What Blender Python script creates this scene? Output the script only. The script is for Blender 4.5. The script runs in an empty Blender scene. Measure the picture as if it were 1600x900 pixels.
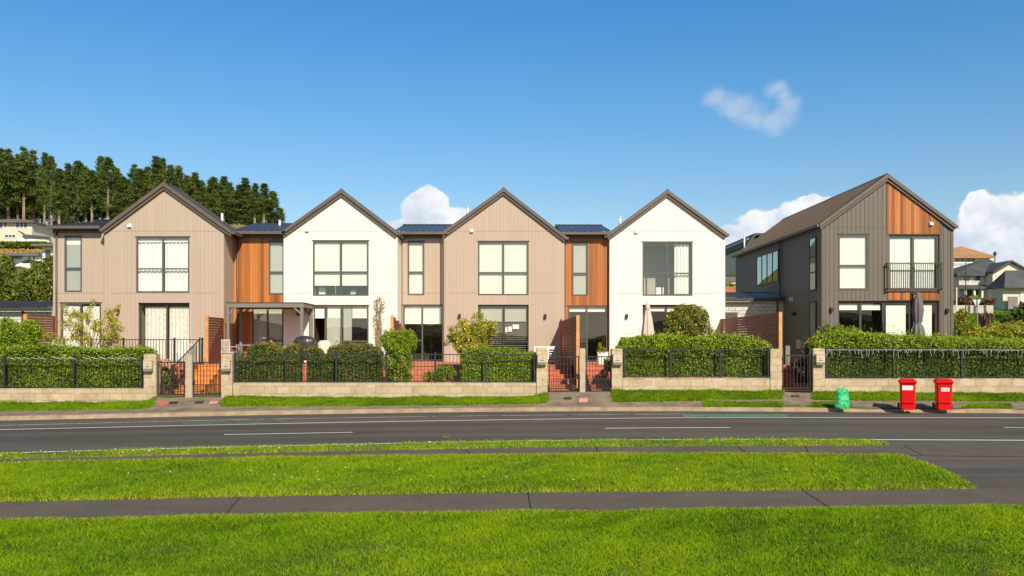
import bpy, math, random
import numpy as np
from mathutils import Vector
random.seed(7); rng = np.random.default_rng(7)
sc = bpy.context.scene
col = bpy.data.collections.new("scene"); sc.collection.children.link(col)
R = math.radians
H, F, CX, CY = 2.15, 1300.0, 777.0, 537.0
def X(px, Y): return (px-CX)/F*Y
def Z(py, Y): return H-(py-CY)/F*Y

# ------------------------------------------------------------------ materials
MATS = {}
class NT:
    def __init__(s, nt): s.nt = nt
    def n(s, t, **k):
        nd = s.nt.nodes.new(t)
        for a, v in k.items():
            if a.startswith('i_'): nd.inputs[int(a[2:])].default_value = v
            else: setattr(nd, a, v)
        return nd
    def l(s, a, b): s.nt.links.new(a, b)
    def m(s, op, a, b=None, c=None, clamp=False):
        nd = s.nt.nodes.new('ShaderNodeMath'); nd.operation = op; nd.use_clamp = clamp
        for i, v in enumerate((a, b, c)):
            if v is None: continue
            if isinstance(v, (int, float)): nd.inputs[i].default_value = v
            else: s.l(v, nd.inputs[i])
        return nd.outputs[0]
    def mix(s, f, a, b, bt='MIX'):
        nd = s.nt.nodes.new('ShaderNodeMix'); nd.data_type = 'RGBA'; nd.blend_type = bt
        for i, v in ((0, f), (6, a), (7, b)):
            if isinstance(v, (int, float)): nd.inputs[i].default_value = v
            elif isinstance(v, tuple): nd.inputs[i].default_value = v if len(v) == 4 else v+(1,)
            else: s.l(v, nd.inputs[i])
        return nd.outputs[2]
    def noise(s, scale, detail=4, rough=.55, vec=None, dim='3D'):
        nd = s.n('ShaderNodeTexNoise', noise_dimensions=dim); nd.inputs['Scale'].default_value = scale
        nd.inputs['Detail'].default_value = detail; nd.inputs['Roughness'].default_value = rough
        if vec is not None: s.l(vec, nd.inputs['Vector'])
        return nd.outputs['Fac']
    def sstep(s, x, a, b):
        nd = s.n('ShaderNodeMapRange', interpolation_type='SMOOTHSTEP'); s.l(x, nd.inputs[0])
        nd.inputs[1].default_value = a; nd.inputs[2].default_value = b
        return nd.outputs[0]
def newmat(name):
    m = bpy.data.materials.new(name); m.use_nodes = True
    t = NT(m.node_tree); b = m.node_tree.nodes['Principled BSDF']; MATS[name] = m
    return m, t, b
def geo_pos(t): return t.n('ShaderNodeNewGeometry').outputs['Position']
def M(name, c, rough=.6, metal=0, var=.12, vs=2.0, bump=0, bs=40, spec=None, c2=None, alpha=None, streak=False):
    if name in MATS: return MATS[name]
    m, t, b = newmat(name)
    pos = geo_pos(t)
    if streak:
        mp = t.n('ShaderNodeMapping'); mp.inputs['Scale'].default_value = (1, 1, .12); t.l(pos, mp.inputs[0]); pos2 = mp.outputs[0]
    else: pos2 = pos
    f = t.noise(vs, 5, .6, pos2)
    lo = tuple(x*(1-var) for x in c); hi = tuple(min(1, x*(1+var)) for x in (c2 or c))
    f2 = t.sstep(f, .3, .7)
    t.l(t.mix(f2, lo, hi), b.inputs['Base Color'])
    b.inputs['Roughness'].default_value = rough; b.inputs['Metallic'].default_value = metal
    if spec is not None: b.inputs['Specular IOR Level'].default_value = spec
    if bump:
        bp = t.n('ShaderNodeBump'); bp.inputs['Strength'].default_value = bump; bp.inputs['Distance'].default_value = .01
        t.l(t.noise(bs, 3, .6, pos), bp.inputs['Height']); t.l(bp.outputs[0], b.inputs['Normal'])
    return m
def clad(name, c, pitch, groove, boards=.04, joint_shade=.6, rough=.6, grain=0, c2=None, strength=.6):
    """vertical boards; the board coordinate follows whichever way the wall faces"""
    m, t, b = newmat(name)
    g = t.n('ShaderNodeNewGeometry'); sp = t.n('ShaderNodeSeparateXYZ'); t.l(g.outputs['Position'], sp.inputs[0])
    sn = t.n('ShaderNodeSeparateXYZ'); t.l(g.outputs['True Normal'], sn.inputs[0])
    side = t.m('GREATER_THAN', t.m('ABSOLUTE', sn.outputs[0]), .6)
    u = t.m('ADD', t.m('MULTIPLY', sp.outputs[1], side), t.m('MULTIPLY', sp.outputs[0], t.m('SUBTRACT', 1.0, side)))
    q = t.m('DIVIDE', t.m('ADD', u, 200.0), pitch)
    fr = t.m('FRACT', q); idx = t.m('FLOOR', q)
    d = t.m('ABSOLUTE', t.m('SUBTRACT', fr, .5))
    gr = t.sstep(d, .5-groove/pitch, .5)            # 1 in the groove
    wn = t.n('ShaderNodeTexWhiteNoise', noise_dimensions='1D'); t.l(idx, wn.inputs['W'])
    cv = t.n('ShaderNodeCombineXYZ'); t.l(t.m('MULTIPLY', u, 18.0), cv.inputs[0]); t.l(idx, cv.inputs[1]); t.l(t.m('MULTIPLY', sp.outputs[2], .9), cv.inputs[2])
    gn = t.noise(1.0, 5, .65, cv.outputs[0])
    big = t.noise(.5, 4, .6, g.outputs['Position'])
    v = t.m('ADD', t.m('MULTIPLY', t.m('SUBTRACT', wn.outputs[0], .5), 2*boards), t.m('MULTIPLY', t.m('SUBTRACT', gn, .5), 2*grain))
    v = t.m('ADD', v, t.m('MULTIPLY', t.m('SUBTRACT', big, .5), .10))
    sv = t.n('ShaderNodeMapping'); sv.inputs['Scale'].default_value = (3.5, 3.5, .25); t.l(g.outputs['Position'], sv.inputs[0]); v = t.m('ADD', v, t.m('MULTIPLY', t.m('SUBTRACT', t.noise(1.0, 5, .6, sv.outputs[0]), .5), .11))
    v = t.m('ADD', v, 1.0)
    base = t.mix(wn.outputs[0], c, c2 or c)
    cc = t.n('ShaderNodeCombineXYZ')
    for i in range(3): t.l(v, cc.inputs[i])
    c1 = t.mix(1.0, base, cc.outputs[0], 'MULTIPLY')
    dark = t.mix(1.0, c1, (joint_shade, joint_shade, joint_shade), 'MULTIPLY')  # joint colour darkened to carry the shadow lines of the grooves
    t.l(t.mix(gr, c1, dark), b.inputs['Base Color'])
    b.inputs['Roughness'].default_value = rough
    bp = t.n('ShaderNodeBump', invert=True); bp.inputs['Strength'].default_value = strength; bp.inputs['Distance'].default_value = .012
    t.l(gr, bp.inputs['Height']); t.l(bp.outputs[0], b.inputs['Normal'])
    return m
def blockmat(name, c, c2, mortar, bw, bh, ms=.012, zoff=0, stain=0, rough=.85):
    m, t, b = newmat(name)
    g = t.n('ShaderNodeNewGeometry'); sp = t.n('ShaderNodeSeparateXYZ'); t.l(g.outputs['Position'], sp.inputs[0])
    sn = t.n('ShaderNodeSeparateXYZ'); t.l(g.outputs['True Normal'], sn.inputs[0])
    side = t.m('GREATER_THAN', t.m('ABSOLUTE', sn.outputs[0]), .6)
    u = t.m('ADD', t.m('MULTIPLY', sp.outputs[1], side), t.m('MULTIPLY', sp.outputs[0], t.m('SUBTRACT', 1.0, side)))
    cv = t.n('ShaderNodeCombineXYZ'); t.l(t.m('ADD', u, 60.0), cv.inputs[0]); t.l(t.m('ADD', sp.outputs[2], 4*bh+zoff), cv.inputs[1])
    br = t.n('ShaderNodeTexBrick'); t.l(cv.outputs[0], br.inputs['Vector'])
    br.inputs['Scale'].default_value = 1; br.inputs['Brick Width'].default_value = bw; br.inputs['Row Height'].default_value = bh
    br.inputs['Mortar Size'].default_value = ms; br.inputs['Mortar Smooth'].default_value = .3
    br.inputs['Color1'].default_value = c+(1,); br.inputs['Color2'].default_value = c2+(1,); br.inputs['Mortar'].default_value = mortar+(1,)
    n1 = t.noise(6, 6, .7, g.outputs['Position']); n2 = t.noise(1.3, 5, .65, g.outputs['Position'])
    f = t.m('ADD', .78, t.m('MULTIPLY', n1, .44))
    cc = t.n('ShaderNodeCombineXYZ')
    for i in range(3): t.l(f, cc.inputs[i])
    c1 = t.mix(1.0, br.outputs['Color'], cc.outputs[0], 'MULTIPLY')
    if stain:
        # lime bloom creeping out of some joints
        k = t.m('MULTIPLY', t.sstep(n2, .52, .60), t.sstep(br.outputs['Fac'], .02, .4))
        c1 = t.mix(t.m('MULTIPLY', k, stain), c1, (.75, .72, .66))
        k2 = t.m('MULTIPLY', t.sstep(t.noise(2.2, 4, .6, g.outputs['Position']), .52, .72), .45)
        c1 = t.mix(k2, c1, tuple(x*.55 for x in c))
    t.l(c1, b.inputs['Base Color']); b.inputs['Roughness'].default_value = rough
    bp = t.n('ShaderNodeBump'); bp.inputs['Strength'].default_value = .7; bp.inputs['Distance'].default_value = .012
    hh = t.m('SUBTRACT', t.m('MULTIPLY', t.noise(45, 3, .6, g.outputs['Position']), .35), br.outputs['Fac'])
    t.l(hh, bp.inputs['Height']); t.l(bp.outputs[0], b.inputs['Normal'])
    return m
def leafmat(name, stops, trans=.35, rough=.45, nrm=(0,-.45,.55), nk=.45, spec=.3):
    m, t, b = newmat(name)
    at = t.n('ShaderNodeAttribute', attribute_name='tone')
    r = t.n('ShaderNodeValToRGB'); t.l(at.outputs['Fac'], r.inputs[0])
    el = r.color_ramp.elements
    for i, (p, c) in enumerate(stops):
        e = el[i] if i < 2 else el.new(p)
        e.position = p; e.color = c+(1,)
    t.l(r.outputs[0], b.inputs['Base Color']); b.inputs['Roughness'].default_value = rough
    b.inputs['Specular IOR Level'].default_value = spec
    # leaves share the light of the tuft they belong to
    g = t.n('ShaderNodeNewGeometry'); vs = t.n('ShaderNodeVectorMath', operation='SCALE'); t.l(g.outputs['Normal'], vs.inputs[0]); vs.inputs['Scale'].default_value = 1-nk
    va = t.n('ShaderNodeVectorMath', operation='ADD'); t.l(vs.outputs[0], va.inputs[0]); va.inputs[1].default_value = tuple(c*nk*1.4 for c in nrm)
    vn = t.n('ShaderNodeVectorMath', operation='NORMALIZE'); t.l(va.outputs[0], vn.inputs[0]); t.l(vn.outputs[0], b.inputs['Normal'])
    tr = t.n('ShaderNodeBsdfTranslucent'); t.l(r.outputs[0], tr.inputs[0])
    mx = t.n('ShaderNodeMixShader'); mx.inputs[0].default_value = trans
    t.l(b.outputs[0], mx.inputs[1]); t.l(tr.outputs[0], mx.inputs[2])
    t.l(mx.outputs[0], m.node_tree.nodes['Material Output'].inputs[0])
    return m
def glassmat(name, ior, tint=(.93, .95, .92), rough=.0):
    m, t, b = newmat(name)
    m.node_tree.nodes.remove(b)
    tr = t.n('ShaderNodeBsdfTransparent'); tr.inputs[0].default_value = tint+(1,)
    gl = t.n('ShaderNodeBsdfGlossy'); gl.inputs['Roughness'].default_value = rough
    gl.inputs[0].default_value = (.95, .97, .95, 1)
    lw = t.n('ShaderNodeLayerWeight'); lw.inputs[0].default_value = .5
    f0 = ((ior-1)/(ior+1))**2; fr = t.n('ShaderNodeMath', operation='ADD')
    t.l(t.m('MULTIPLY', t.m('POWER', lw.outputs['Facing'], 4.0), 1-f0), fr.inputs[0]); fr.inputs[1].default_value = f0
    # panes are never perfectly flat
    bp = t.n('ShaderNodeBump'); bp.inputs['Strength'].default_value = .03; bp.inputs['Distance'].default_value = .05
    t.l(t.noise(1.2, 1, .5, geo_pos(t)), bp.inputs['Height']); t.l(bp.outputs[0], gl.inputs['Normal'])
    mx = t.n('ShaderNodeMixShader'); t.l(fr.outputs[0], mx.inputs[0]); t.l(tr.outputs[0], mx.inputs[1]); t.l(gl.outputs[0], mx.inputs[2])
    t.l(mx.outputs[0], m.node_tree.nodes['Material Output'].inputs[0])
    return m

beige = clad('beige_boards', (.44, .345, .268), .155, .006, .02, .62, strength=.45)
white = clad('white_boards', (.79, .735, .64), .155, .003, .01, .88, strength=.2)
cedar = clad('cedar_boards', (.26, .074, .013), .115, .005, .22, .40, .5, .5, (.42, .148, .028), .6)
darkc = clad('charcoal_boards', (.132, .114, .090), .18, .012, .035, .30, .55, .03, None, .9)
retain = blockmat('retaining_blocks', (.42, .325, .20), (.51, .405, .26), (.32, .24, .15), .41, .235, .009, -.03, .9)
garageblk = blockmat('garage_blocks', (.50, .48, .42), (.58, .56, .50), (.20, .17, .14), .33, .168, .010)
steel = M('roof_steel', (.042, .036, .034), .30, 0, .06, .6, spec=.4)
steel_g = M('roof_steel_slope', (.040, .040, .045), .55, 0, .08, .6, spec=.12)
steel_b = M('roof_steel_brown', (.088, .062, .045), .6, 0, .06, .6, spec=.2)
trim = M('trim_brown', (.115, .09, .075), .5, 0, .05)
alu = M('window_frame_paint', (.095, .082, .072), .45, 0, .04)
alud = M('window_frame_dark', (.05, .042, .036), .45, 0, .04)
fenceb = M('fence_black', (.022, .024, .028), .45, 0, .1)
stripm = M('joint_strip', (.30, .23, .18), .7)
screen_t = M('screen_timber', (.17, .048, .020), .65, 0, .35, 6, streak=False, bump=.3)
post_t = M('post_timber', (.62, .27, .09), .6, 0, .18, 5)
glass = glassmat('window_glass', 2.1)
glass2 = glassmat('window_glass_clear', 1.7, (.93, .94, .92))
frost = M('frosted_film', (.40, .42, .38), .5, 0, .03, .8)
blindw = M('roller_blind', (.84, .83, .76), .8, 0, .03, 1)
blindg = M('roller_blind_grey', (.50, .50, .43), .8, 0, .04, 1)
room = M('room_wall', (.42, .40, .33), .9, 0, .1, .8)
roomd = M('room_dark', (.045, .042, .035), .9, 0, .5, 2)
white_p = M('white_plastic', (.78, .76, .72), .45)
black_p = M('black_plastic', (.02, .02, .022), .5)
conc = M('pale_concrete', (.30, .225, .145), .9, 0, .22, 3, bump=.5, bs=30)
conc2 = M('grey_concrete', (.20, .155, .105), .9, 0, .28, 2.2, bump=.5, bs=30)
rend = M('rendered_pillar', (.43, .35, .25), .85, 0, .12, 5, bump=.3)
redtile = blockmat('terracotta_pavers', (.52, .15, .075), (.58, .19, .10), (.30, .085, .045), .23, .20, .008)
orangestep = M('oiled_timber_steps', (.62, .22, .045), .5, 0, .25, 4)
soil = M('garden_soil', (.09, .06, .04), .95, 0, .4, 8)
galv = M('galvanised', (.42, .43, .43), .4, .7, .1)
bark = M('bark', (.20, .145, .10), .9, 0, .35, 12)
pbark = M('pine_bark', (.27, .20, .15), .9, 0, .4, 2)

# ------------------------------------------------------------------ mesh helpers
ORG = {}
class MB:
    def __init__(s): s.v = []; s.f = []; s.mi = []
    def add(s, vs, fs, mi=0):
        n = len(s.v); s.v += [tuple(p) for p in vs]
        for f in fs: s.f.append(tuple(i+n for i in f)); s.mi.append(mi)
    def box(s, x0, x1, y0, y1, z0, z1, mi=0):
        if x0 > x1: x0, x1 = x1, x0
        if y0 > y1: y0, y1 = y1, y0
        if z0 > z1: z0, z1 = z1, z0
        s.add([(x0,y0,z0),(x1,y0,z0),(x1,y1,z0),(x0,y1,z0),(x0,y0,z1),(x1,y0,z1),(x1,y1,z1),(x0,y1,z1)],
              [(0,3,2,1),(4,5,6,7),(0,1,5,4),(1,2,6,5),(2,3,7,6),(3,0,4,7)], mi)
    def quad(s, a, b, c, d, mi=0): s.add([a,b,c,d], [(0,1,2,3)], mi)
    def prism(s, pts, y0, y1, mi=0):
        """polygon in x,z extruded along y"""
        n = len(pts)
        s.add([(p[0],y0,p[1]) for p in pts]+[(p[0],y1,p[1]) for p in pts],
              [tuple(range(n)), tuple(range(2*n-1,n-1,-1))]+[(i,i+n,(i+1)%n+n,(i+1)%n) for i in range(n)], mi)
    def prismx(s, pts, x0, x1, mi=0):
        """polygon in y,z extruded along x"""
        n = len(pts)
        s.add([(x0,p[0],p[1]) for p in pts]+[(x1,p[0],p[1]) for p in pts],
              [tuple(range(n)), tuple(range(2*n-1,n-1,-1))]+[(i,i+n,(i+1)%n+n,(i+1)%n) for i in range(n)], mi)
    def prismz(s, pts, z0, z1, mi=0):
        n = len(pts)
        s.add([(p[0],p[1],z0) for p in pts]+[(p[0],p[1],z1) for p in pts],
              [tuple(range(n-1,-1,-1)), tuple(range(n,2*n))]+[(i,(i+1)%n,(i+1)%n+n,i+n) for i in range(n)], mi)
    def tube(s, p, q, r0, r1=None, seg=6, mi=0, cap=True):
        r1 = r0 if r1 is None else r1
        p, q = Vector(p), Vector(q); d = (q-p)
        if d.length < 1e-6: return
        d.normalize(); a = d.orthogonal().normalized(); b = d.cross(a)
        vs = []
        for c, r in ((p, r0), (q, r1)):
            for k in range(seg):
                an = 2*math.pi*k/seg; vs.append(c+a*math.cos(an)*r+b*math.sin(an)*r)
        fs = [(k, (k+1)%seg, (k+1)%seg+seg, k+seg) for k in range(seg)]
        if cap: fs += [tuple(range(seg-1,-1,-1)), tuple(range(seg,2*seg))]
        s.add(vs, fs, mi)
    def lathe(s, c, prof, seg=16, mi=0, sx=1, sy=1, wob=None):
        n = len(prof); vs = []
        for i, (r, z) in enumerate(prof):
            for k in range(seg):
                an = 2*math.pi*k/seg; w = wob(i, k) if wob else 1
                vs.append((c[0]+math.cos(an)*r*sx*w, c[1]+math.sin(an)*r*sy*w, c[2]+z))
        fs = [(i*seg+k, i*seg+(k+1)%seg, (i+1)*seg+(k+1)%seg, (i+1)*seg+k) for i in range(n-1) for k in range(seg)]
        fs += [tuple(range(seg-1,-1,-1)), tuple(range((n-1)*seg, n*seg))]
        s.add(vs, fs, mi)
    def ball(s, c, r, sx=1, sy=1, sz=1, seg=12, rings=8, mi=0):
        s.lathe((c[0],c[1],c[2]), [(max(.001,r*math.sin(math.pi*i/rings)), -r*sz*math.cos(math.pi*i/rings)) for i in range(rings+1)], seg, mi, sx, sy)
    def build(s, name, mats, parent=None, origin=None, smooth=False):
        me = bpy.data.meshes.new(name)
        if parent is not None: origin = ORG[parent.name]
        o0 = origin or (0,0,0)
        me.from_pydata([(a-o0[0], b-o0[1], c-o0[2]) for a,b,c in s.v], [], s.f)
        if not isinstance(mats, (list, tuple)): mats = [mats]
        for m in mats: me.materials.append(m)
        me.polygons.foreach_set('material_index', s.mi)
        if smooth: me.polygons.foreach_set('use_smooth', [True]*len(s.f))
        me.update()
        o = bpy.data.objects.new(name, me); col.objects.link(o)
        if parent is not None: o.parent = parent
        else: o.location = o0
        ORG[o.name] = o0
        return o
def tag(o, label=None, cat=None, group=None, kind=None):
    if label: o['label'] = label
    if cat: o['category'] = cat
    if group: o['group'] = group
    if kind: o['kind'] = kind
    return o
def thing(name, label, cat, loc, group=None):
    o = bpy.data.objects.new(name, None); col.objects.link(o); o.location = loc; o.empty_display_size = .3
    ORG[o.name] = tuple(loc); return tag(o, label, cat, group)
def struct(name, mb, mats, **k): return tag(mb.build(name, mats, **k), kind='structure')
def npmesh(name, verts, faces, mat, parent=None, tone=None, origin=(0,0,0)):
    """verts Nx3, faces MxK array"""
    o0 = ORG[parent.name] if parent is not None else origin
    me = bpy.data.meshes.new(name); k = faces.shape[1]; m = len(faces)
    me.vertices.add(len(verts)); me.vertices.foreach_set('co', (verts-np.array(o0)).astype(np.float32).ravel())
    me.loops.add(m*k); me.loops.foreach_set('vertex_index', faces.astype(np.int32).ravel())
    me.polygons.add(m); me.polygons.foreach_set('loop_start', np.arange(0, m*k, k, dtype=np.int32))
    if tone is not None:
        a = me.attributes.new('tone', 'FLOAT', 'POINT'); a.data.foreach_set('value', tone.astype(np.float32))
    me.materials.append(mat); me.update(calc_edges=True); me.validate()
    o = bpy.data.objects.new(name, me); col.objects.link(o)
    if parent is not None: o.parent = parent
    else: o.location = o0
    ORG[o.name] = tuple(o0); return o
def copy_tree(o, parent=None):
    c = o.copy(); col.objects.link(c)
    if parent is not None: c.parent = parent
    for ch in [x for x in col.objects if x.parent == o]: copy_tree(ch, c)
    return c
def leaves(name, pts, size, mat, parent=None, up=.25, outd=None, tone=None, origin=(0,0,0), aspect=.5):
    """one diamond shaped, slightly folded leaf at every point"""
    n = len(pts); d = rng.normal(size=(n,3)); d /= np.linalg.norm(d, axis=1, keepdims=True)
    nr = rng.normal(size=(n,3)); nr[:,2] += up*2
    if outd is not None: nr += outd*.55
    a = np.cross(nr, d); a /= np.linalg.norm(a, axis=1, keepdims=True)+1e-9
    nn = nr/(np.linalg.norm(nr, axis=1, keepdims=True)+1e-9); b = np.cross(nn, a)
    s = size*rng.uniform(.6, 1.35, (n,1))
    P = pts
    v = np.stack([P-a*s*.5, P+b*s*aspect*.5-nn*s*.08, P+a*s*.5-nn*s*.1, P-b*s*aspect*.5-nn*s*.08], 1).reshape(-1,3)
    f = np.arange(n*4).reshape(n,4)
    if tone is None: tone = rng.uniform(0,1,n)
    return npmesh(name, v, f, mat, parent, np.repeat(tone,4), origin)
def fb(p, s=1.0, seed=0):
    """cheap smooth clump noise 0..1"""
    r = np.random.default_rng(seed); o = np.zeros(len(p))
    for k in range(6):
        w = r.normal(size=3)*s*(1+.7*k); o += np.sin(p@w+r.uniform(0,6.28))/(1+.5*k)
    return .5+.5*np.tanh(o*.6)

LG = leafmat('hedge_leaf', [(0,(.05,.09,.003)),(.3,(.16,.26,.006)),(.65,(.27,.39,.010)),(1,(.52,.54,.05))])
LY = leafmat('yellow_leaf', [(0,(.10,.13,.01)),(.35,(.28,.31,.015)),(.7,(.55,.48,.03)),(1,(.85,.52,.05))])
LR = leafmat('photinia_leaf', [(0,(.05,.075,.012)),(.35,(.13,.19,.022)),(.62,(.19,.23,.03)),(.82,(.42,.17,.045)),(1,(.66,.30,.10))])
LP = leafmat('pine_needles', [(0,(.034,.062,.011)),(.5,(.11,.165,.026)),(1,(.25,.28,.05))], .25, .7, nk=.25)
LD = leafmat('olive_leaf', [(0,(.05,.07,.01)),(.5,(.15,.18,.018)),(1,(.30,.29,.035))])
LB = leafmat('bare_shrub_leaf', [(0,(.18,.14,.06)),(.5,(.38,.30,.14)),(1,(.55,.42,.25))])
LX = leafmat('flax_leaf', [(0,(.06,.03,.02)),(.6,(.17,.09,.06)),(1,(.28,.20,.08))])
PINK = leafmat('rose_petal', [(0,(.60,.28,.15)),(.5,(.70,.40,.26)),(1,(.75,.52,.36))])

# ------------------------------------------------------------------ ground geometry
def sp(x): return np.log1p(np.exp(np.clip(x, -30, 30)))
def gz(x): return .06-.013*float(sp(-x))
def ground_pt(px, py):
    x = 0.0
    for _ in range(8):
        h = H-gz(x); Y = F*h/(py-CY); x = X(px, Y)
    return (x, Y)
def poly(lst): return [ground_pt(a, b) for a, b in lst]
def interp(lst, px):
    xs = [a for a,_ in lst]; ys = [b for _,b in lst]
    return float(np.interp(px, xs, ys))
def pyline(lst):
    """smooth interpolation of hand measured rows"""
    xs = np.array([a for a,_ in lst], float); ys = np.array([b for _,b in lst], float)
    def f(px):
        return float(np.mean([np.interp(px+d, xs, ys) for d in (-120,-60,0,60,120)]))
    return f
edge_far = pyline([(-700,668),(0,657),(400,648),(800,642.3),(1000,641.7),(1200,642.6),(1600,645.5),(2400,652)])
line_out = pyline([(-700,678),(0,665),(400,655),(800,649),(1100,646.5),(1600,647)])
line_in = pyline([(-700,686),(0,671.5),(400,662.5),(800,655.5),(1100,652.3),(1600,653),(2400,656)])
line_near = pyline([(-700,731),(0,708),(400,697.5),(800,689),(1100,686.2),(1600,688),(2400,694)])
g1_far = pyline([(-700,734),(0,710.5),(400,699.5),(800,690.6),(1100,687.6),(1600,689.4),(2400,695)])
p1_far = pyline([(-700,741),(0,719.5),(400,709.5),(800,701),(1100,698.3),(1600,697.5),(2400,700)])
p1_near = pyline([(-700,747),(0,724.5),(400,717),(800,711.5),(1200,710.5),(1600,714),(2400,722)])
p2_far = pyline([(-700,801),(0,787),(400,778),(800,772),(1200,769),(1600,765),(2400,758)])
p2_near = pyline([(-700,832),(0,816),(400,809),(800,803.5),(1200,799),(1600,794),(2400,784)])
def strip(name, fa, fb_, x0, x1, z, mat, parent=None, step=20, zf=gz):
    mb = MB(); prev = None
    n = max(1, int((x1-x0)/step))
    for i in range(n+1):
        px = x0+(x1-x0)*i/n
        a = ground_pt(px, fa(px)); b = ground_pt(px, fb_(px))
        cur = ((a[0],a[1],zf(a[0])+z), (b[0],b[1],zf(b[0])+z))
        if prev: mb.quad(prev[1], cur[1], cur[0], prev[0])
        prev = cur
    return mb.build(name, mat, parent)

# terrain sheet
def sm(a, b, x):
    t = min(1, max(0, (x-a)/(b-a))); return t*t*(3-2*t)
def T(x, y):
    if y < 27.7: return gz(x)-.07
    if y < 31.0: return .42
    if y < 46: return 1.33
    a = x/y
    left = np.interp(y, [46,60,90,120,140,165,196,230,400,1500], [1.33,3,8,13.5,18.8,24.5,30.2,28,12,4])
    mid = np.interp(y, [46,100,200,1500], [1.33,4,9,4])
    right = np.interp(y, [46,60,75,85,120,200,1500], [1.33,3.3,5.3,6,10,11,5])
    wl = 1-sm(-.30, -.10, a); wr = sm(.33, .45, a)
    return float(left*wl+right*wr+mid*(1-wl-wr))
xs = [-1500,-700,-400,-300]+list(range(-240,-40,10))+list(range(-40,60,4))+list(range(60,160,10))+[200,300,500,900,1500]
ys = [-400,-200,-100,-40,-10,0,10,20,24,27.69,27.71,30.98,31.02,36,45.9,50,55,60,66,72,78,85,95,105,115,125,135,145,155,165,175,185,196,210,230,300,400,700,1500]
mb = MB()
for y in ys:
    for x in xs: mb.v.append((x, y, T(x, y)))
nx = len(xs)
for j in range(len(ys)-1):
    for i in range(nx-1):
        mb.f.append((j*nx+i, j*nx+i+1, (j+1)*nx+i+1, (j+1)*nx+i)); mb.mi.append(0)
m, t, b = newmat('terrain')
pos = geo_pos(t); n1 = t.noise(.05, 5, .6, pos); n2 = t.noise(3, 5, .7, pos)
c1 = t.mix(t.sstep(n1, .42, .6), (.08,.16,.012), (.30,.21,.05)); c1 = t.mix(t.m('MULTIPLY', n2, .6), c1, (.05,.09,.01))
t.l(c1, b.inputs['Base Color']); b.inputs['Roughness'].default_value = .95
struct('ground', mb, m, smooth=False)

# hills across the way, behind the viewer (they show in the window reflections)
mb = MB(); N = 60; rr = random.Random(3)
for i in range(N+1):
    x = -420+840*i/N; hgt = 9+5*math.sin(i*.37)+3*math.sin(i*.9+1)+rr.uniform(0,1.5)
    mb.v += [(x,-170,-1.0),(x,-185-rr.uniform(0,10),hgt*.7),(x,-210,hgt),(x,-300,-1.0)]
for i in range(N):
    for k in range(3): mb.f.append((i*4+k, i*4+k+1, i*4+k+5, i*4+k+4)); mb.mi.append(0)
struct('hill', mb, M('far_hill', (.05,.07,.02), .95, 0, .5, .05))

# road
m, t, b = newmat('asphalt')
pos = geo_pos(t)
mp = t.n('ShaderNodeMapping'); mp.inputs['Scale'].default_value = (.06, .9, 1); t.l(pos, mp.inputs[0])
st = t.noise(1.0, 5, .6, mp.outputs[0]); fine = t.noise(55, 3, .8, pos); pt = t.noise(.35, 5, .6, pos)
c1 = t.mix(t.sstep(st, .35, .68), (.052,.042,.032), (.105,.087,.068)); c1 = t.mix(t.m('MULTIPLY', t.sstep(pt,.5,.62), .35), c1, (.085,.073,.06))
c1 = t.mix(t.m('MULTIPLY', t.sstep(fine,.45,.75), .45), c1, (.11,.098,.083))
t.l(c1, b.inputs['Base Color']); b.inputs['Roughness'].default_value = .85
bp = t.n('ShaderNodeBump'); bp.inputs['Strength'].default_value = .5; bp.inputs['Distance'].default_value = .01; t.l(fine, bp.inputs['Height']); t.l(bp.outputs[0], b.inputs['Normal'])
asph = m
m, t, b = newmat('path_asphalt')
pos = geo_pos(t); fine = t.noise(70, 3, .8, pos); pt = t.noise(.9, 6, .65, pos)
c1 = t.mix(t.sstep(pt,.3,.7), (.050,.038,.027), (.088,.070,.050)); c1 = t.mix(t.m('MULTIPLY', t.sstep(fine,.40,.72), .7), c1, (.22,.185,.14))
t.l(c1, b.inputs['Base Color']); b.inputs['Roughness'].default_value = .9
bp = t.n('ShaderNodeBump'); bp.inputs['Strength'].default_value = .6; bp.inputs['Distance'].default_value = .01; t.l(fine, bp.inputs['Height']); t.l(bp.outputs[0], b.inputs['Normal'])
pathm = m
lawnm = M('lawn_soil', (.07,.13,.006), .95, 0, .35, 3, c2=(.17,.17,.02), bump=.6, bs=25)
road = tag(strip('road', edge_far, lambda p: line_near(p)+1.2, -900, 2500, 0, asph, zf=gz), kind='structure')
def worn(name, c, lo, hi, sc_=14):
    m, t, b = newmat(name); pos = geo_pos(t)
    n = t.noise(sc_, 5, .75, pos); n2 = t.noise(1.1, 3, .6, pos)
    k = t.sstep(t.m('ADD', t.m('MULTIPLY', n, .6), t.m('MULTIPLY', n2, .4)), lo, hi)
    t.l(t.mix(k, c, (.075,.066,.055)), b.inputs['Base Color']); b.inputs['Roughness'].default_value = .8
    return m
paint = worn('line_paint', (.74,.72,.66), .54, .66); paintt = worn('line_paint_worn', (.62,.60,.52), .46, .60)
greenp = worn('green_cycle_paint', (.05,.23,.13), .50, .66, 6); greenf = worn('green_paint_faded', (.05,.17,.10), .42, .56, 5)
def line(name, f, hw, x0, x1, z, mat):
    """a painted line of constant real width"""
    mb = MB(); prev = None; n = max(1, int((x1-x0)/20))
    for i in range(n+1):
        px = x0+(x1-x0)*i/n; a = ground_pt(px, f(px))
        cur = ((a[0],a[1]+hw,gz(a[0])+z),(a[0],a[1]-hw,gz(a[0])+z))
        if prev: mb.quad(prev[1], cur[1], cur[0], prev[0])
        prev = cur
    o = mb.build(name, mat, road); return o
line('lane_line', line_near, .055, -800, 2300, .004, paint)
line('lane_line', line_in, .055, -800, 2300, .004, paint)
line('lane_line', line_out, .045, -800, 1075, .004, paintt)
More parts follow.
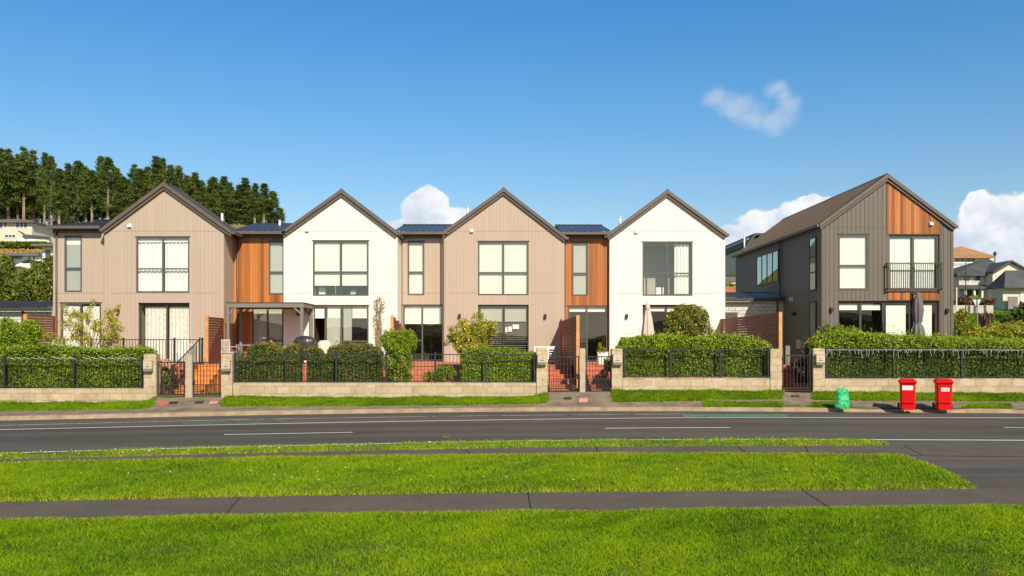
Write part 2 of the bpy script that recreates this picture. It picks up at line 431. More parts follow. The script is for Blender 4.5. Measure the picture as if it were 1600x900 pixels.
mid1 = pyline([(-700,690),(350,679.5),(550,675.5),(945,669),(1140,668),(1570,668),(2300,672)])
for a, c in ((-420,-230),(350,551),(945,1141),(1569,1760)): line('lane_line', mid1, .045, a, c, .004, paint)
strip('cycle_lane_patch', lambda p: line_out(p)+1.4, lambda p: line_in(p)-1.2, 285, 440, .004, greenf, road)
strip('cycle_lane_patch', lambda p: interp([(1000,647.6),(1240,647.4)], p), lambda p: line_in(p)-1.0, 1067, 1232, .004, greenp, road)

# near footpaths, driveway and lawns
pth = tag(strip('footpath', p1_far, lambda p: p1_near(p)+1, -900, 2400, .02, pathm), kind='structure')
pth2 = tag(strip('footpath', p2_far, p2_near, -900, 2400, .02, pathm), kind='structure')
mb = MB()
dr = poly([(1350,689.6),(1470,689.0),(1700,689.6),(2400,695.5),(2400,790),(1600,796),(1500,797),(1400,712)])
mb.add([(x,y,gz(x)+.012) for x,y in dr], [tuple(range(len(dr)-1,-1,-1))])
struct('driveway', mb, asph)
seam = M('path_seam', (.02,.016,.012), .9)
mb = MB()
for (a, c) in (((825,772),(830,803)),((375,779),(350,810)),((1255,769),(1300,798)),((1600,765),(1660,793))):
    p, q = ground_pt(*a), ground_pt(*c); w = .009
    mb.quad((p[0]-w,p[1],gz(p[0])+.024),(p[0]+w,p[1],gz(p[0])+.024),(q[0]+w,q[1],gz(q[0])+.024),(q[0]-w,q[1],gz(q[0])+.024))
mb.build('seam', seam, pth2)
mb = MB()
for (a, c) in (((516,706),(500,716.5)),((725,702),(735,711)),((932,699),(934,711)),((1152,698),(1166,711)),((1258,698),(1264,711)),((1412,698),(1442,713))):
    p, q = ground_pt(*a), ground_pt(*c); w = .010
    mb.quad((p[0]-w,p[1],gz(p[0])+.024),(p[0]+w,p[1],gz(p[0])+.024),(q[0]+w,q[1],gz(q[0])+.024),(q[0]-w,q[1],gz(q[0])+.024))
mb.build('seam', seam, pth)
kp = [ground_pt(a, 697+1.2*(a-1445)/155) for a in (1445,1520,1600,1750,2300)]

def lawn_poly(fa, fb_, x0, x1, endfun=None, step=30):
    pa, pb = [], []; n = int((x1-x0)/step)
    for i in range(n+1):
        px = x0+(x1-x0)*i/n; pa.append((px, fa(px))); pb.append((px, fb_(px)))
    return pa, pb
g2_far = lambda p: p1_near(p)+.3
def end_g2(px):  # lawn 2 narrows to a point at (1528,766)
    return interp([(1395,0),(1410,713.5),(1470,735),(1500,750),(1528,766)], px)
def g2f(px): return max(g2_far(px), end_g2(px)) if px > 1400 else g2_far(px)
def lawn_mesh(fa, fb_, x0, x1, z=.035):
    mb = MB(); prev = None; n = int((x1-x0)/16)
    for i in range(n+1):
        px = x0+(x1-x0)*i/n; ya, yb = fa(px), max(fa(px)+.05, fb_(px))
        c = []
        for k in range(7):
            w = k/6; p = ground_pt(px, ya+(yb-ya)*w); c.append((p[0],p[1],gz(p[0])+(z if 0<k<6 else .005)))
        if prev:
            for k in range(6): mb.quad(prev[k+1], c[k+1], c[k], prev[k])
        prev = c
    return mb
struct('lawn', lawn_mesh(lambda p: max(g1_far(p), interp([(1340,0),(1350,689),(1388,695.5)], p)) if p > 1345 else g1_far(p), p1_far, -880, 1388), lawnm)
struct('lawn', lawn_mesh(g2f, p2_far, -880, 1528), lawnm)
struct('lawn', lawn_mesh(p2_near, lambda p: 1100, -880, 2400), lawnm)

# blades of grass
m = leafmat('grass_blade', [(0,(.045,.10,.001)),(.35,(.135,.27,.0012)),(.75,(.25,.41,.002)),(.93,(.38,.48,.006)),(1,(.56,.42,.10))], .25, .6, (0,-.15,1), .6, .15)
grassm = m
def inside(px, py, reg):
    fa, fb_, x0, x1 = reg
    pxs = np.linspace(x0, x1, 200); A = np.array([fa(p) for p in pxs]); B = np.array([fb_(p) for p in pxs])
    return (px > x0) & (px < x1) & (py > np.interp(px, pxs, A)) & (py < np.interp(px, pxs, B))
def grass_obj(n, reg, bx, by, hgt, wid, label, zf=None, seed=1, ew=1.0):
    r = np.random.default_rng(seed)
    x = r.uniform(bx[0], bx[1], n); y = r.uniform(by[0], by[1], n)
    z0 = .06-.013*sp(-x); h = H-z0
    px = CX+x/y*F; py = CY+h/y*F
    jit = r.normal(0, .7, n)
    k = inside(px, py+jit, reg) & (px > -60) & (px < 1660)
    x, y, z0, py, px = x[k], y[k], z0[k], py[k], px[k]; n = len(x)
    g_ = np.linspace(reg[2], reg[3], 200); d = np.minimum(py-np.interp(px, g_, [reg[0](q) for q in g_]), np.interp(px, g_, [reg[1](q) for q in g_])-py)
    e = ew*np.exp(-np.clip(d,0,None)/(2.2+2.5*fb(np.stack([x,y,x*0],1),.9,31)))
    return blades(x, y, z0+.03, hgt*(1-.45*e), wid, label, r, e)
def blades(x, y, z0, hgt, wid, label, r, edge=None):
    n = len(x)
    P = np.stack([x, y, np.zeros(n)], 1)
    c1 = fb(P, 1.1, 5); c2 = fb(P, 4.0, 9); c3 = fb(P, .35, 12)
    c4 = fb(P, 9.0, 14); hh = hgt*(.30+.45*c1+.45*c2+.25*c4)*r.uniform(.5,1.3,n)
    an = r.uniform(0, 6.28, n); lean = hh*r.uniform(.2,1.5,n); la = r.uniform(0, 6.28, n)
    dx, dy = np.cos(an)*wid/2, np.sin(an)*wid/2
    v = np.empty((n,5,3))
    v[:,0] = np.stack([x-dx,y-dy,z0-.01],1); v[:,1] = np.stack([x+dx,y+dy,z0-.01],1)
    mx_, my = x+np.cos(la)*lean*.3, y+np.sin(la)*lean*.3
    v[:,2] = np.stack([mx_+dx*.8,my+dy*.8,z0+hh*.6],1); v[:,3] = np.stack([mx_-dx*.8,my-dy*.8,z0+hh*.6],1)
    v[:,4] = np.stack([x+np.cos(la)*lean,y+np.sin(la)*lean,z0+hh],1)
    b = np.arange(n)[:,None]*5
    f = np.concatenate([b+np.array([[0,1,2]]), b+np.array([[0,2,3]]), b+np.array([[3,2,4]])])
    c5 = fb(P, .7, 15); tone = np.clip(-.10+.24*c1+.26*c2+.20*c3+.22*c4+.22*c5+r.normal(0,.17,n), 0, .93); tone[r.uniform(size=n) < .02] = 1
    dry = fb(P, .8, 40)*fb(P, 2.6, 41); tone = np.where((dry > .45) & (r.uniform(size=n) < .35), tone*.4+.55, tone)
    if edge is not None: tone = np.where(r.uniform(size=n) < edge*.45, r.uniform(.9,1,n), tone)
    o = npmesh('grass', v.reshape(-1,3), f, grassm, None, np.repeat(tone,5))
    return tag(o, label, 'grass', kind='stuff')
reg3 = (p2_near, lambda p: 960, -60, 1660)
grass_obj(400000, reg3, (-8,8), (6.3,11.2), .058, .0065, 'bright green mown grass in the foreground lawn', seed=2)
reg2 = (g2f, p2_far, -60, 1527)
grass_obj(370000, reg2, (-12,11), (11.0,17.0), .062, .008, 'bright green grass between the two footpaths', seed=3)
reg1 = (lambda p: max(g1_far(p), interp([(1340,0),(1350,689),(1388,695.5)], p)) if p > 1345 else g1_far(p), p1_far, -60, 1388)
grass_obj(90000, reg1, (-13,11), (15,19.5), .06, .010, 'narrow strip of grass along the near road edge', seed=4, ew=.45)
# daisies
mb = MB(); r_ = random.Random(5)
for i in range(70):
    px = r_.choice([r_.uniform(0,700), r_.uniform(0,1300)]); a = ground_pt(px, g1_far(px)+r_.uniform(2,9) if i < 50 else r_.uniform(725,760))
    s = .014
    mb.ball((a[0],a[1],gz(a[0])+.09), s, 1,1,.5, 6, 3)
tag(mb.build('daisies', white_p), 'tiny white daisies dotted in the grass near the road', 'daisies', kind='stuff')

# ------------------------------------------------------------------ far kerb and verge
YW = 27.6
wb = [(-900,640),(-200,634),(225,630),(244,621.5),(345,621),(366,622),(600,624),(836,622),(857,613),(955,612.5),(1220,613),(1290,615),(1600,617),(2500,622)]
def wbz(px): return Z(interp(wb, px), YW)
def kerb_pt(px): return ground_pt(px, edge_far(px))
def berm(px, tt, dz=0):
    k = kerb_pt(px); kz = gz(k[0])+.11
    yk = k[1]+.16; xk = X(px, yk); xw, yw = X(px, YW+.02), YW+.02; zw = wbz(px)
    return (xk+(xw-xk)*tt, yk+(yw-yk)*tt, kz+(zw-kz)*tt+dz)
mb = MB(); prev = None
for i in range(0, 171):
    px = -900+i*20; k = kerb_pt(px); g = gz(k[0]); drop = .07*(sm(1310,1340,px)*(1-sm(1490,1520,px)))+.07*sm(1575,1600,px)
    c = [(k[0],k[1]-.28,g+.006),(k[0],k[1],g+.002),(k[0],k[1]+.03,g+.10-drop),(k[0],k[1]+.06,g+.115-drop*.8),(k[0],k[1]+.20,g+.118-drop*.3)]
    if prev:
        for j in range(4): mb.quad(prev[j], c[j], c[j+1], prev[j+1])
    prev = c
struct('kerb', mb, conc, smooth=False)
def bstrip(name, x0, x1, t0, t1, dz, mat, step=16, slant=0, nt=5):
    mb = MB(); prev = None; n = max(2, int((x1-x0)/step))
    for i in range(n+1):
        px = x0+(x1-x0)*i/n
        f0 = t0(px) if callable(t0) else t0; f1 = t1(px) if callable(t1) else t1
        c = [berm(px+slant*(f0+(f1-f0)*k/nt), f0+(f1-f0)*k/nt, dz) for k in range(nt+1)]
        if prev:
            for k in range(nt): mb.quad(prev[k], c[k], c[k+1], prev[k+1])
        prev = c
    return struct(name, mb, mat)
bstrip('verge', -900, 2500, 0, 1, -.004, lawnm)
bstrip('footpath', -900, 1110, 0, lambda p: interp([(-900,.5),(0,.42),(300,.35),(700,.28),(1000,.32),(1110,.4)], p), .004, conc2)
bstrip('footpath', 1105, 2500, .34, .50, .004, conc2)
def gatepath(x0, x1, slant): bstrip('path', x0, x1, .15, 1.0, .010, conc2, slant=slant, step=10)
gatepath(232, 340, 12); gatepath(857, 957, 0); gatepath(1226, 1272, -4)
bstrip('driveway', 1322, 1500, 0, .36, .006, conc2); bstrip('driveway', 1580, 2500, 0, .36, .006, conc2)
def mask_berm(px, tt):
    g = tt > np.interp(px, [-900,0,300,700,1000,1105,1106,2500],[.5,.42,.36,.29,.33,.40,.52,.52])
    g |= (px > 1100) & (px < 1330-14*tt) & (tt < .33)
    g |= (px > 1500+60*(tt)) & (px < 1578) & (tt < .33)
    g &= ~((px > 232+12*tt) & (px < 340+12*tt)) & ~((px > 856) & (px < 957)) & ~((px > 1222) & (px < 1270))
    return g
r = np.random.default_rng(11)
n = 300000; px = r.uniform(-40,1640,n); tt = r.uniform(0,1,n)
k = mask_berm(px+r.normal(0,1.6,n)+5*(fb(np.stack([px*.01,tt*6,tt*0],1),1.5,77)-.5), tt+r.normal(0,.02,n)+.07*(fb(np.stack([px*.03,tt*0,tt*0],1),1.5,78)-.5)); px, tt = px[k], tt[k]
gx = np.arange(-60,1680,10); T0 = np.array([berm(p,0) for p in gx]); T1 = np.array([berm(p,1) for p in gx])
A = np.stack([np.interp(px, gx, T0[:,i]) for i in range(3)],1); Bq = np.stack([np.interp(px, gx, T1[:,i]) for i in range(3)],1)
P = A+(Bq-A)*tt[:,None]
hh = .065*(1+.9*np.exp(-((tt-1)/.1)**2))
lf = blades(P[:,0], P[:,1]-.02, P[:,2], hh, .014, 'green verge grass between the far kerb and the block walls', r)

# ------------------------------------------------------------------ windows and facades
def facade(mb, x0, x1, z0, top, Y, holes, mi=0, reveal=.09):
    """top: list of (x,z) along the roof line; holes: (x0,x1,z0,z1)"""
    tx = [p[0] for p in top]; tz = [p[1] for p in top]
    ex = sorted(set([x0, x1]+[h[i] for h in holes for i in (0,1)]+[x for x in tx if x0 < x < x1]))
    for a, c in zip(ex[:-1], ex[1:]):
        if c-a < 1e-5: continue
        mid = (a+c)/2; hs = sorted([h for h in holes if h[0]-1e-6 <= mid <= h[1]+1e-6], key=lambda h: h[2])
        z = z0; ta, tc = float(np.interp(a, tx, tz)), float(np.interp(c, tx, tz))
        for h in hs:
            if h[2] > z+1e-4: mb.quad((a,Y,z),(c,Y,z),(c,Y,h[2]),(a,Y,h[2]), mi)
            z = h[3]
        mb.quad((a,Y,z),(c,Y,z),(c,Y,tc),(a,Y,ta), mi)
    for h in holes:
        a, c, d, e = h; Y2 = Y+reveal
        mb.quad((a,Y,d),(a,Y2,d),(a,Y2,e),(a,Y,e), mi); mb.quad((c,Y,e),(c,Y2,e),(c,Y2,d),(c,Y,d), mi)
        mb.quad((a,Y,e),(a,Y2,e),(c,Y2,e),(c,Y,e), mi); mb.quad((a,Y,d),(c,Y,d),(c,Y2,d),(a,Y2,d), mi)
def slat_blind(mb, x0, x1, z0, z1, y):
    z = z1
    while z > z0:
        mb.add([(x0,y+.014,z),(x1,y+.014,z),(x1,y,z-.042),(x0,y,z-.042)], [(0,1,2,3)]); z -= .045
def curtain(mb, x0, x1, z0, z1, y, folds=None, amp=.03):
    n = max(8, int((x1-x0)/.03)); folds = folds or (x1-x0)/.16
    pts = [(x0+(x1-x0)*i/n, y+amp*math.sin(i/n*folds*6.28)+amp*.5*math.sin(i/n*folds*2.3*6.28)) for i in range(n+1)]
    for p, q in zip(pts[:-1], pts[1:]): mb.quad((p[0],p[1],z0),(q[0],q[1],z0),(q[0],q[1],z1),(p[0],p[1],z1))
def window(parent, x0, y0, x1, y1, Y, mull=(), trans=(), cover=(), recess=.0, gl=None, rm=None, fw=.055, name='window', flash=True, fr=None, room_depth=1.6, skip=()):
    """pixel rectangle on plane Y -> frame with mullions, panes, coverings, room; returns the hole"""
    fr = fr or alu; gl = gl or glass; rm = rm or room
    a, c, d, e = X(x0,Y), X(x1,Y), Z(y1,Y), Z(y0,Y)
    yf = Y+recess-(.012 if recess < .03 else 0); yb = yf+.06
    mb = MB()
    mb.box(a,a+fw,yf,yb,d,e); mb.box(c-fw,c,yf,yb,d,e); mb.box(a+fw,c-fw,yf,yb,e-fw,e); mb.box(a+fw,c-fw,yf,yb,d,d+fw)
    mxs = [X(m_,Y) for m_ in mull]
    for m_ in mxs: mb.box(m_-fw*.55,m_+fw*.55,yf+.003,yb-.003,d+fw,e-fw)
    for (ty, ta, tb) in trans:
        zt = Z(ty,Y); xa = a+fw if ta is None else X(ta,Y)+fw*.55; xb = c-fw if tb is None else X(tb,Y)-fw*.55
        segs = [xa]+[q for m_ in mxs if xa < m_ < xb for q in (m_-fw*.55, m_+fw*.55)]+[xb]
        for s0, s1 in zip(segs[::2], segs[1::2]): mb.box(s0,s1,yf+.004,yb-.004,zt-fw*.5,zt+fw*.5)
    if flash and recess < .03: mb.box(a-.05,c+.05,Y-.035,Y-.014,e+.002,e+.022)
    w = mb.build(name, fr, parent)
    edges = [a]+mxs+[c]
    for i in range(len(edges)-1):
        if i in skip: continue
        p = MB(); yy = yf+.03; p.quad((edges[i]+.01,yy,d+.01),(edges[i+1]-.01,yy,d+.01),(edges[i+1]-.01,yy,e-.01),(edges[i]+.01,yy,e-.01))
        p.build('pane', gl, w)
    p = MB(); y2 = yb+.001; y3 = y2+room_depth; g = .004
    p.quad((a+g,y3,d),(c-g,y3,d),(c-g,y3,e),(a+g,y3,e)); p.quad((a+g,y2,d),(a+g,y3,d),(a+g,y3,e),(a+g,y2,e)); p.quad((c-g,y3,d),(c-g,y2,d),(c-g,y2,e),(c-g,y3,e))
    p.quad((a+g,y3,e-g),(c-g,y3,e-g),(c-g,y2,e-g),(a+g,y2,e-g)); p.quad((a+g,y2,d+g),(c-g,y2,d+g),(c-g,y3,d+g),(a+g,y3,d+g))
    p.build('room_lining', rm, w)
    for cv in cover:
        kind, u0, v0, u1, v1, mt = cv; q = MB(); yy = yb+.05
        A, C_, D, E = X(u0,Y), X(u1,Y), Z(v1,Y), Z(v0,Y)
        if kind == 'roll': q.box(A,C_,yy,yy+.004,D,E); q.box(A,C_,yy-.008,yy+.012,D-.03,D-.001); nm = 'roller_blind'
        elif kind == 'open':
            z_ = E
            while z_ > D: q.box(A,C_,yy,yy+.03,z_-.012,z_); z_ -= .085
            nm = 'slatted_blind'
        elif kind == 'back': q.box(A,C_,yy+.04,yy+.045,D,E); nm = 'roller_blind'
        elif kind == 'slat': slat_blind(q, A, C_, D, E, yy); nm = 'slatted_blind'
        elif kind == 'curt': curtain(q, A, C_, D, E, yy+.05); nm = 'curtain'
        elif kind == 'sheer': curtain(q, A, C_, D, E, yy+.05, amp=.012); nm = 'curtain'
        elif kind == 'paper': q.box(A,C_,yf+.036,yf+.037,D,E); nm = 'paper_note'
        elif kind == 'item': q.box(A,C_,yy+.3,yy+.5,D,E); nm = 'furniture'
        q.build(nm, mt, w)
    return (a, c, d, e)
def gable_roof(h, lt, ap, rt, Y, L, rm=None):
    """lt, ap, rt outline pixels of the roof edge on plane Y"""
    Yf = Y-.16
    P = [(X(p[0],Yf), Z(p[1],Yf)) for p in (lt, ap, rt)]
    th = .20
    inner = [(P[0][0]+.0, P[0][1]-th), (P[1][0], P[1][1]-th-.04), (P[2][0]-.0, P[2][1]-th)]
    mb = MB()
    mb.prism([P[0],P[1],(P[1][0],P[1][1]-.09),(P[0][0],P[0][1]-.07)], Yf+.045, Y+L, 0)
    mb.prism([P[1],P[2],(P[2][0],P[2][1]-.07),(P[1][0],P[1][1]-.09)], Yf+.045, Y+L, 0)
    # standing ribs of the sheeting
    for sgn, (e0, e1) in ((-1,(P[0],P[1])),(1,(P[1],P[2]))):
        y = Yf+.5
        while y < Y+L-.1:
            nrm = Vector((-(e1[1]-e0[1]),0,(e1[0]-e0[0]))).normalized()*.028
            for dy in (0,):
                a = Vector((e0[0],y,e0[1])); b_ = Vector((e1[0],y,e1[1])); w = Vector((0,.022,0))
                mb.add([a-w,b_-w,b_-w*.5+nrm,a-w*.5+nrm,a+w,b_+w,b_+w*.5+nrm,a+w*.5+nrm],[(0,1,2,3),(3,2,6,7),(5,4,7,6)])
            y += .38
    # ridge cap
    mb.prism([(P[1][0]-.16,P[1][1]-.105),(P[1][0],P[1][1]+.035),(P[1][0]+.16,P[1][1]-.105),(P[1][0],P[1][1]-.02)], Yf+.046, Y+L+.001, 0)
    rf = mb.build('roof', rm or steel_g, h)
    mb = MB()
    mb.prism([P[0],P[1],(P[1][0],P[1][1]-.17),(P[0][0]+.02,P[0][1]-.15)], Yf, Yf+.04)
    mb.prism([P[1],P[2],(P[2][0]-.02,P[2][1]-.15),(P[1][0],P[1][1]-.17)], Yf, Yf+.04)
    mb.prism([(P[0][0]+.03,P[0][1]-.15),(P[1][0],P[1][1]-.172),(P[1][0],P[1][1]-.29),(P[0][0]+.08,P[0][1]-.235)], Yf+.06, Y-.002)
    mb.prism([(P[1][0],P[1][1]-.172),(P[2][0]-.03,P[2][1]-.15),(P[2][0]-.08,P[2][1]-.235),(P[1][0],P[1][1]-.29)], Yf+.06, Y-.002)
    mb.build('bargeboard', trim, h)
    # eave gutters run back along both sides
    for s_, e in ((-1,P[0]),(1,P[2])):
        g = MB(); g.box(e[0]-.02 if s_ > 0 else e[0]-.10, e[0]+.10 if s_ > 0 else e[0]+.02, Yf+.05, Y+L, e[1]-.13, e[1]-.02); g.build('gutter', trim, h)
    return P
def ribbed(mb, x0, x1, yf, zf, yb, zb, pitch=.2, rh=.035):
    x = x0; n = Vector((0,-(zb-zf),(yb-yf))).normalized()
    pr = []
    while x < x1-pitch: pr += [(x,0),(x+pitch*.68,0),(x+pitch*.78,rh),(x+pitch*.9,rh)]; x += pitch
    pr.append((x1,0))
    for p, q in zip(pr[:-1], pr[1:]):
        mb.quad((p[0],yf+n.y*p[1],zf+n.z*p[1]),(q[0],yf+n.y*q[1],zf+n.z*q[1]),(q[0],yb+n.y*q[1],zb+n.z*q[1]),(p[0],yb+n.y*p[1],zb+n.z*p[1]))
def hstrips(mb, x0, x1, Y, zs, mi=1):
    for z in zs: mb.box(x0, x1, Y-.006, Y-.0005, z-.012, z+.012, mi)
def downpipe(h, px, Y, y0, y1, dy=.07):
    mb = MB(); x = X(px,Y); mb.tube((x,Y-dy,Z(y1,Y)),(x,Y-dy,Z(y0,Y)-.12),.038,seg=8)
    mb.tube((x,Y-dy,Z(y0,Y)-.12),(x+.06,Y-dy-.08,Z(y0,Y)+.02),.038,seg=8); mb.build('downpipe', trim, h, smooth=True)
def walllight(h, px, py, Y):
    mb = MB(); x, z = X(px,Y), Z(py,Y)
    mb.box(x-.055,x+.055,Y-.03,Y-.001,z-.09,z+.09); mb.box(x-.05,x+.05,Y-.13,Y-.03,z-.08,z+.075); mb.build('wall_light', black_p, h)
def vent(h, px, py, Y):
    mb = MB(); x, z = X(px,Y), Z(py,Y)
    mb.box(x-.075,x+.075,Y-.02,Y-.001,z-.08,z+.08); mb.prismx([(Y-.1,z-.05),(Y-.02,z-.07),(Y-.02,z+.07),(Y-.07,z+.05)],x-.065,x+.065); mb.build('vent_cowl', white_p, h)
def roofpipe(h, px, Y, y0, y1):
    mb = MB(); x = X(px,Y); mb.tube((x,Y,Z(y1,Y)-.3),(x,Y,Z(y0,Y)),.05,seg=8); mb.tube((x,Y,Z(y0,Y)),(x,Y,Z(y0,Y)+.03),.065,seg=8); mb.build('vent_pipe', white_p, h, smooth=True)
D, YR = 34.2, 35.5
ZB = 1.15
def gable_house(h, mat, xl, xr, apx, roofpx, wins, strips=(361,458), stripmat=None, L=11, extra=None, topy=None, Y=D):
    P = gable_roof(h, *roofpx, Y, L, extra)
    # wall line sits .26 m below the roof line
    tl = [(p[0], p[1]-.2) for p in P]
    holes = [window(h, Y=Y, **w) for w in wins]
    mb = MB(); a, c = X(xl,Y), X(xr,Y)
    facade(mb, a, c, ZB, tl, Y, holes)
    za = float(np.interp(a,[q[0] for q in tl],[q[1] for q in tl])); zc = float(np.interp(c,[q[0] for q in tl],[q[1] for q in tl]))
    mb.quad((a,Y,ZB),(a,Y,za),(a,Y+L-.05,za),(a,Y+L-.05,ZB)); mb.quad((c,Y,ZB),(c,Y+L-.05,ZB),(c,Y+L-.05,zc),(c,Y,zc))
    mb.add([(a,Y+L-.05,ZB),(c,Y+L-.05,ZB),(c,Y+L-.05,zc),(tl[1][0],Y+L-.05,tl[1][1]),(a,Y+L-.05,za)],[(4,3,2,1,0)])
    for y in strips:
        z = Z(y,Y); segs = []; x = a+.25
        for hh_ in sorted([q for q in holes if q[2]-.02 < z < q[3]+.02]): segs.append((x,hh_[0]-.06)); x = hh_[1]+.06
        segs.append((x,c-.25))
        for s0, s1 in segs: mb.box(s0,s1,Y-.005,Y+.001,z-.010,z+.010,1)
    mb.build('wall', [mat, stripmat or stripm], h)
    return P, holes
def link_block(h, mat, xl, xr, wins, ridge_y=350, eave_y=361, Y=YR, zb=ZB, hip=False, xroof=None, ridgeY=3.4, lower=None):
    holes = [window(h, Y=Y, **w) for w in wins]
    a, c = X(xl,Y), X(xr,Y); zt = Z(eave_y+5,Y)
    mb = MB(); facade(mb, a, c, zb, [(a,zt),(c,zt)], Y, holes)
    mb.quad((a,Y,zb),(a,Y,zt),(a,Y+4,zt),(a,Y+4,zb)); mb.quad((c,Y,zb),(c,Y+4,zb),(c,Y+4,zt),(c,Y,zt))
    z = Z(458,Y)
    if mat is not cedar:
        hs = [q for q in holes if q[2]-.05 < z < q[3]+.05]
        x = a
        for q in sorted(hs): mb.box(x,q[0]-.06,Y-.005,Y+.001,z-.01,z+.01,1); x = q[1]+.06
        mb.box(x,c,Y-.005,Y+.001,z-.01,z+.01,1)
    mb.build('wall', [mat, stripm], h)
    ra, rc = (X(xroof[0],Y), X(xroof[1],Y)) if xroof else (a, c)
    yf = Y-.32; zf = Z(eave_y,yf); yb = Y+ridgeY; zbk = Z(ridge_y,yb)
    mb = MB()
    if hip:
        hx = ra+1.35
        mb.quad((ra,yf,zf),(rc,yf,zf),(rc,yb,zbk),(hx,yb,zbk)); mb.add([(ra,yf,zf),(hx,yb,zbk),(ra,yb+3,zf)],[(0,1,2)])
        x = ra+.2
        while x < rc:
            k = min(1,(x-ra)/1.35); mb.add([(x-.02,yf,zf+.002),(x,yf,zf+.035),(x+.02,yf,zf+.002),(x-.02+.0,yf+(yb-yf)*k,zf+(zbk-zf)*k),(x,yf+(yb-yf)*k,zf+(zbk-zf)*k+.035),(x+.02,yf+(yb-yf)*k,zf+(zbk-zf)*k)],[(0,1,4,3),(1,2,5,4)]); x += .27
    else: ribbed(mb, ra, rc, yf, zf, yb, zbk, .27)
    mb.box(hx if hip else ra, rc, yb-.1, yb+.1, zbk-.02, zbk+.03)
    mb.quad((ra,yb,zbk),(rc,yb,zbk),(rc,yb+3,zf),(ra,yb+3,zf))
    mb.build('link_roof', steel, h)
    mb = MB(); mb.box(ra,rc,yf-.10,yf+.02,zf-.13,zf-.015); mb.box(ra+.02,rc-.02,yf+.02,Y-.002,zf-.11,zf-.08); mb.build('gutter', trim, h)
    mb = MB(); mb.box(a,c,Y-.04,Y-.006,zt-.17,zt-.02); mb.build('fascia', trim, h)
    return holes
def W(x0,y0,x1,y1,**k): return dict(x0=x0,y0=y0,x1=x1,y1=y1,**k)
full = lambda k,x0,y0,x1,y1,m: (k,x0+1,y0+1,x1-1,y1-1,m)

lace = M('lace_curtain', (.80,.79,.74), .9, 0, .10, 7)
sheer = M('sheer_curtain', (.88,.86,.82), .9, 0, .05, 3)
DA, DB, DC, DD, YB_, YC_ = 33.6, 34.6, 35.9, 35.9, 34.86, 36.15
# --- townhouse 1
hA = thing('townhouse', 'beige gabled townhouse at the left end of the row with a hipped side roof', 'townhouse', (X(255,DA),DA,ZB), 'gabled townhouses in a row')
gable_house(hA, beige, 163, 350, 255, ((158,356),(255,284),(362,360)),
    [W(213,370,296,457,mull=(254.5,),trans=((420,None,None),),cover=(full('curt',213,376,254,457,sheer),full('curt',255,376,296,457,sheer),('roll',214,371,295,377,blindw))),
     W(216,473,296,567,mull=(259,),recess=.11,cover=(full('sheer',222,478,258,566,lace),full('sheer',260,478,295,566,lace)),fr=alud,name='sliding_door')], L=1.7, Y=DA)
mb = MB(); mb.box(X(170,DA),X(352,DA)-.06,DA+1.66,DA+10,ZB,Z(362,DA)-.1); mb.build('rear_wing', beige, hA)
link_block(hA, beige, 83, 164, [W(101,369,128,456,trans=((419,None,None),),cover=(('roll',102,371,127,381,blindw),('roll',102,381.5,127,455,frost))),
     W(95,473,158,567,mull=(126,),cover=(full('roll',96,477,125,566,blindw),full('roll',127,477,157,566,blindw)),name='sliding_door')], 343, 352.5, Y=34.05, hip=True, xroof=(80,163))
downpipe(hA, 89.5, 34.05, 357, 560); walllight(hA, 185, 487, DA); vent(hA, 203, 353, DA); roofpipe(hA, 347, DA+.8, 334.5, 342)
# --- townhouse 2
hB = thing('townhouse', 'white gabled townhouse behind the grey pergola with cedar boards on its left', 'townhouse', (X(533,DB),DB,ZB), 'gabled townhouses in a row')
box_n = M('dark_blue_box', (.05,.06,.10), .6)
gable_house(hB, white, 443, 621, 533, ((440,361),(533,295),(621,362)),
    [W(489,376,576,462,mull=(532.5,),trans=((425,None,None),),cover=(full('roll',490,377,532,446,blindw),full('roll',533,377,575,446,blindw),('item',495,448,505,461,white_p),('item',545,452,553,461,blindg))),
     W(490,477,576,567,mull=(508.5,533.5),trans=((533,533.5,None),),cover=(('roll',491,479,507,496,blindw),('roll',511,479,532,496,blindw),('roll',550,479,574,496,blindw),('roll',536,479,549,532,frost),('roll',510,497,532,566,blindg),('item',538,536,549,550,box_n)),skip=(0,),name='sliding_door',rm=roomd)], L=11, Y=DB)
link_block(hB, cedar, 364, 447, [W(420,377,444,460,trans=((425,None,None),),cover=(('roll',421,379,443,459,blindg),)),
     W(394,476,443,567,mull=(418,),trans=((532,418,None),),cover=(('roll',395,479,417,566,blindg),('roll',419,479,441,566,blindg)),name='sliding_door')], 350, 361, xroof=(358,450), Y=YB_)
downpipe(hB, 372, YB_, 366, 560); vent(hB, 480, 360, DB); walllight(hB, 466.5, 490, DB); roofpipe(hB, 437, YB_+2.2, 345, 352)
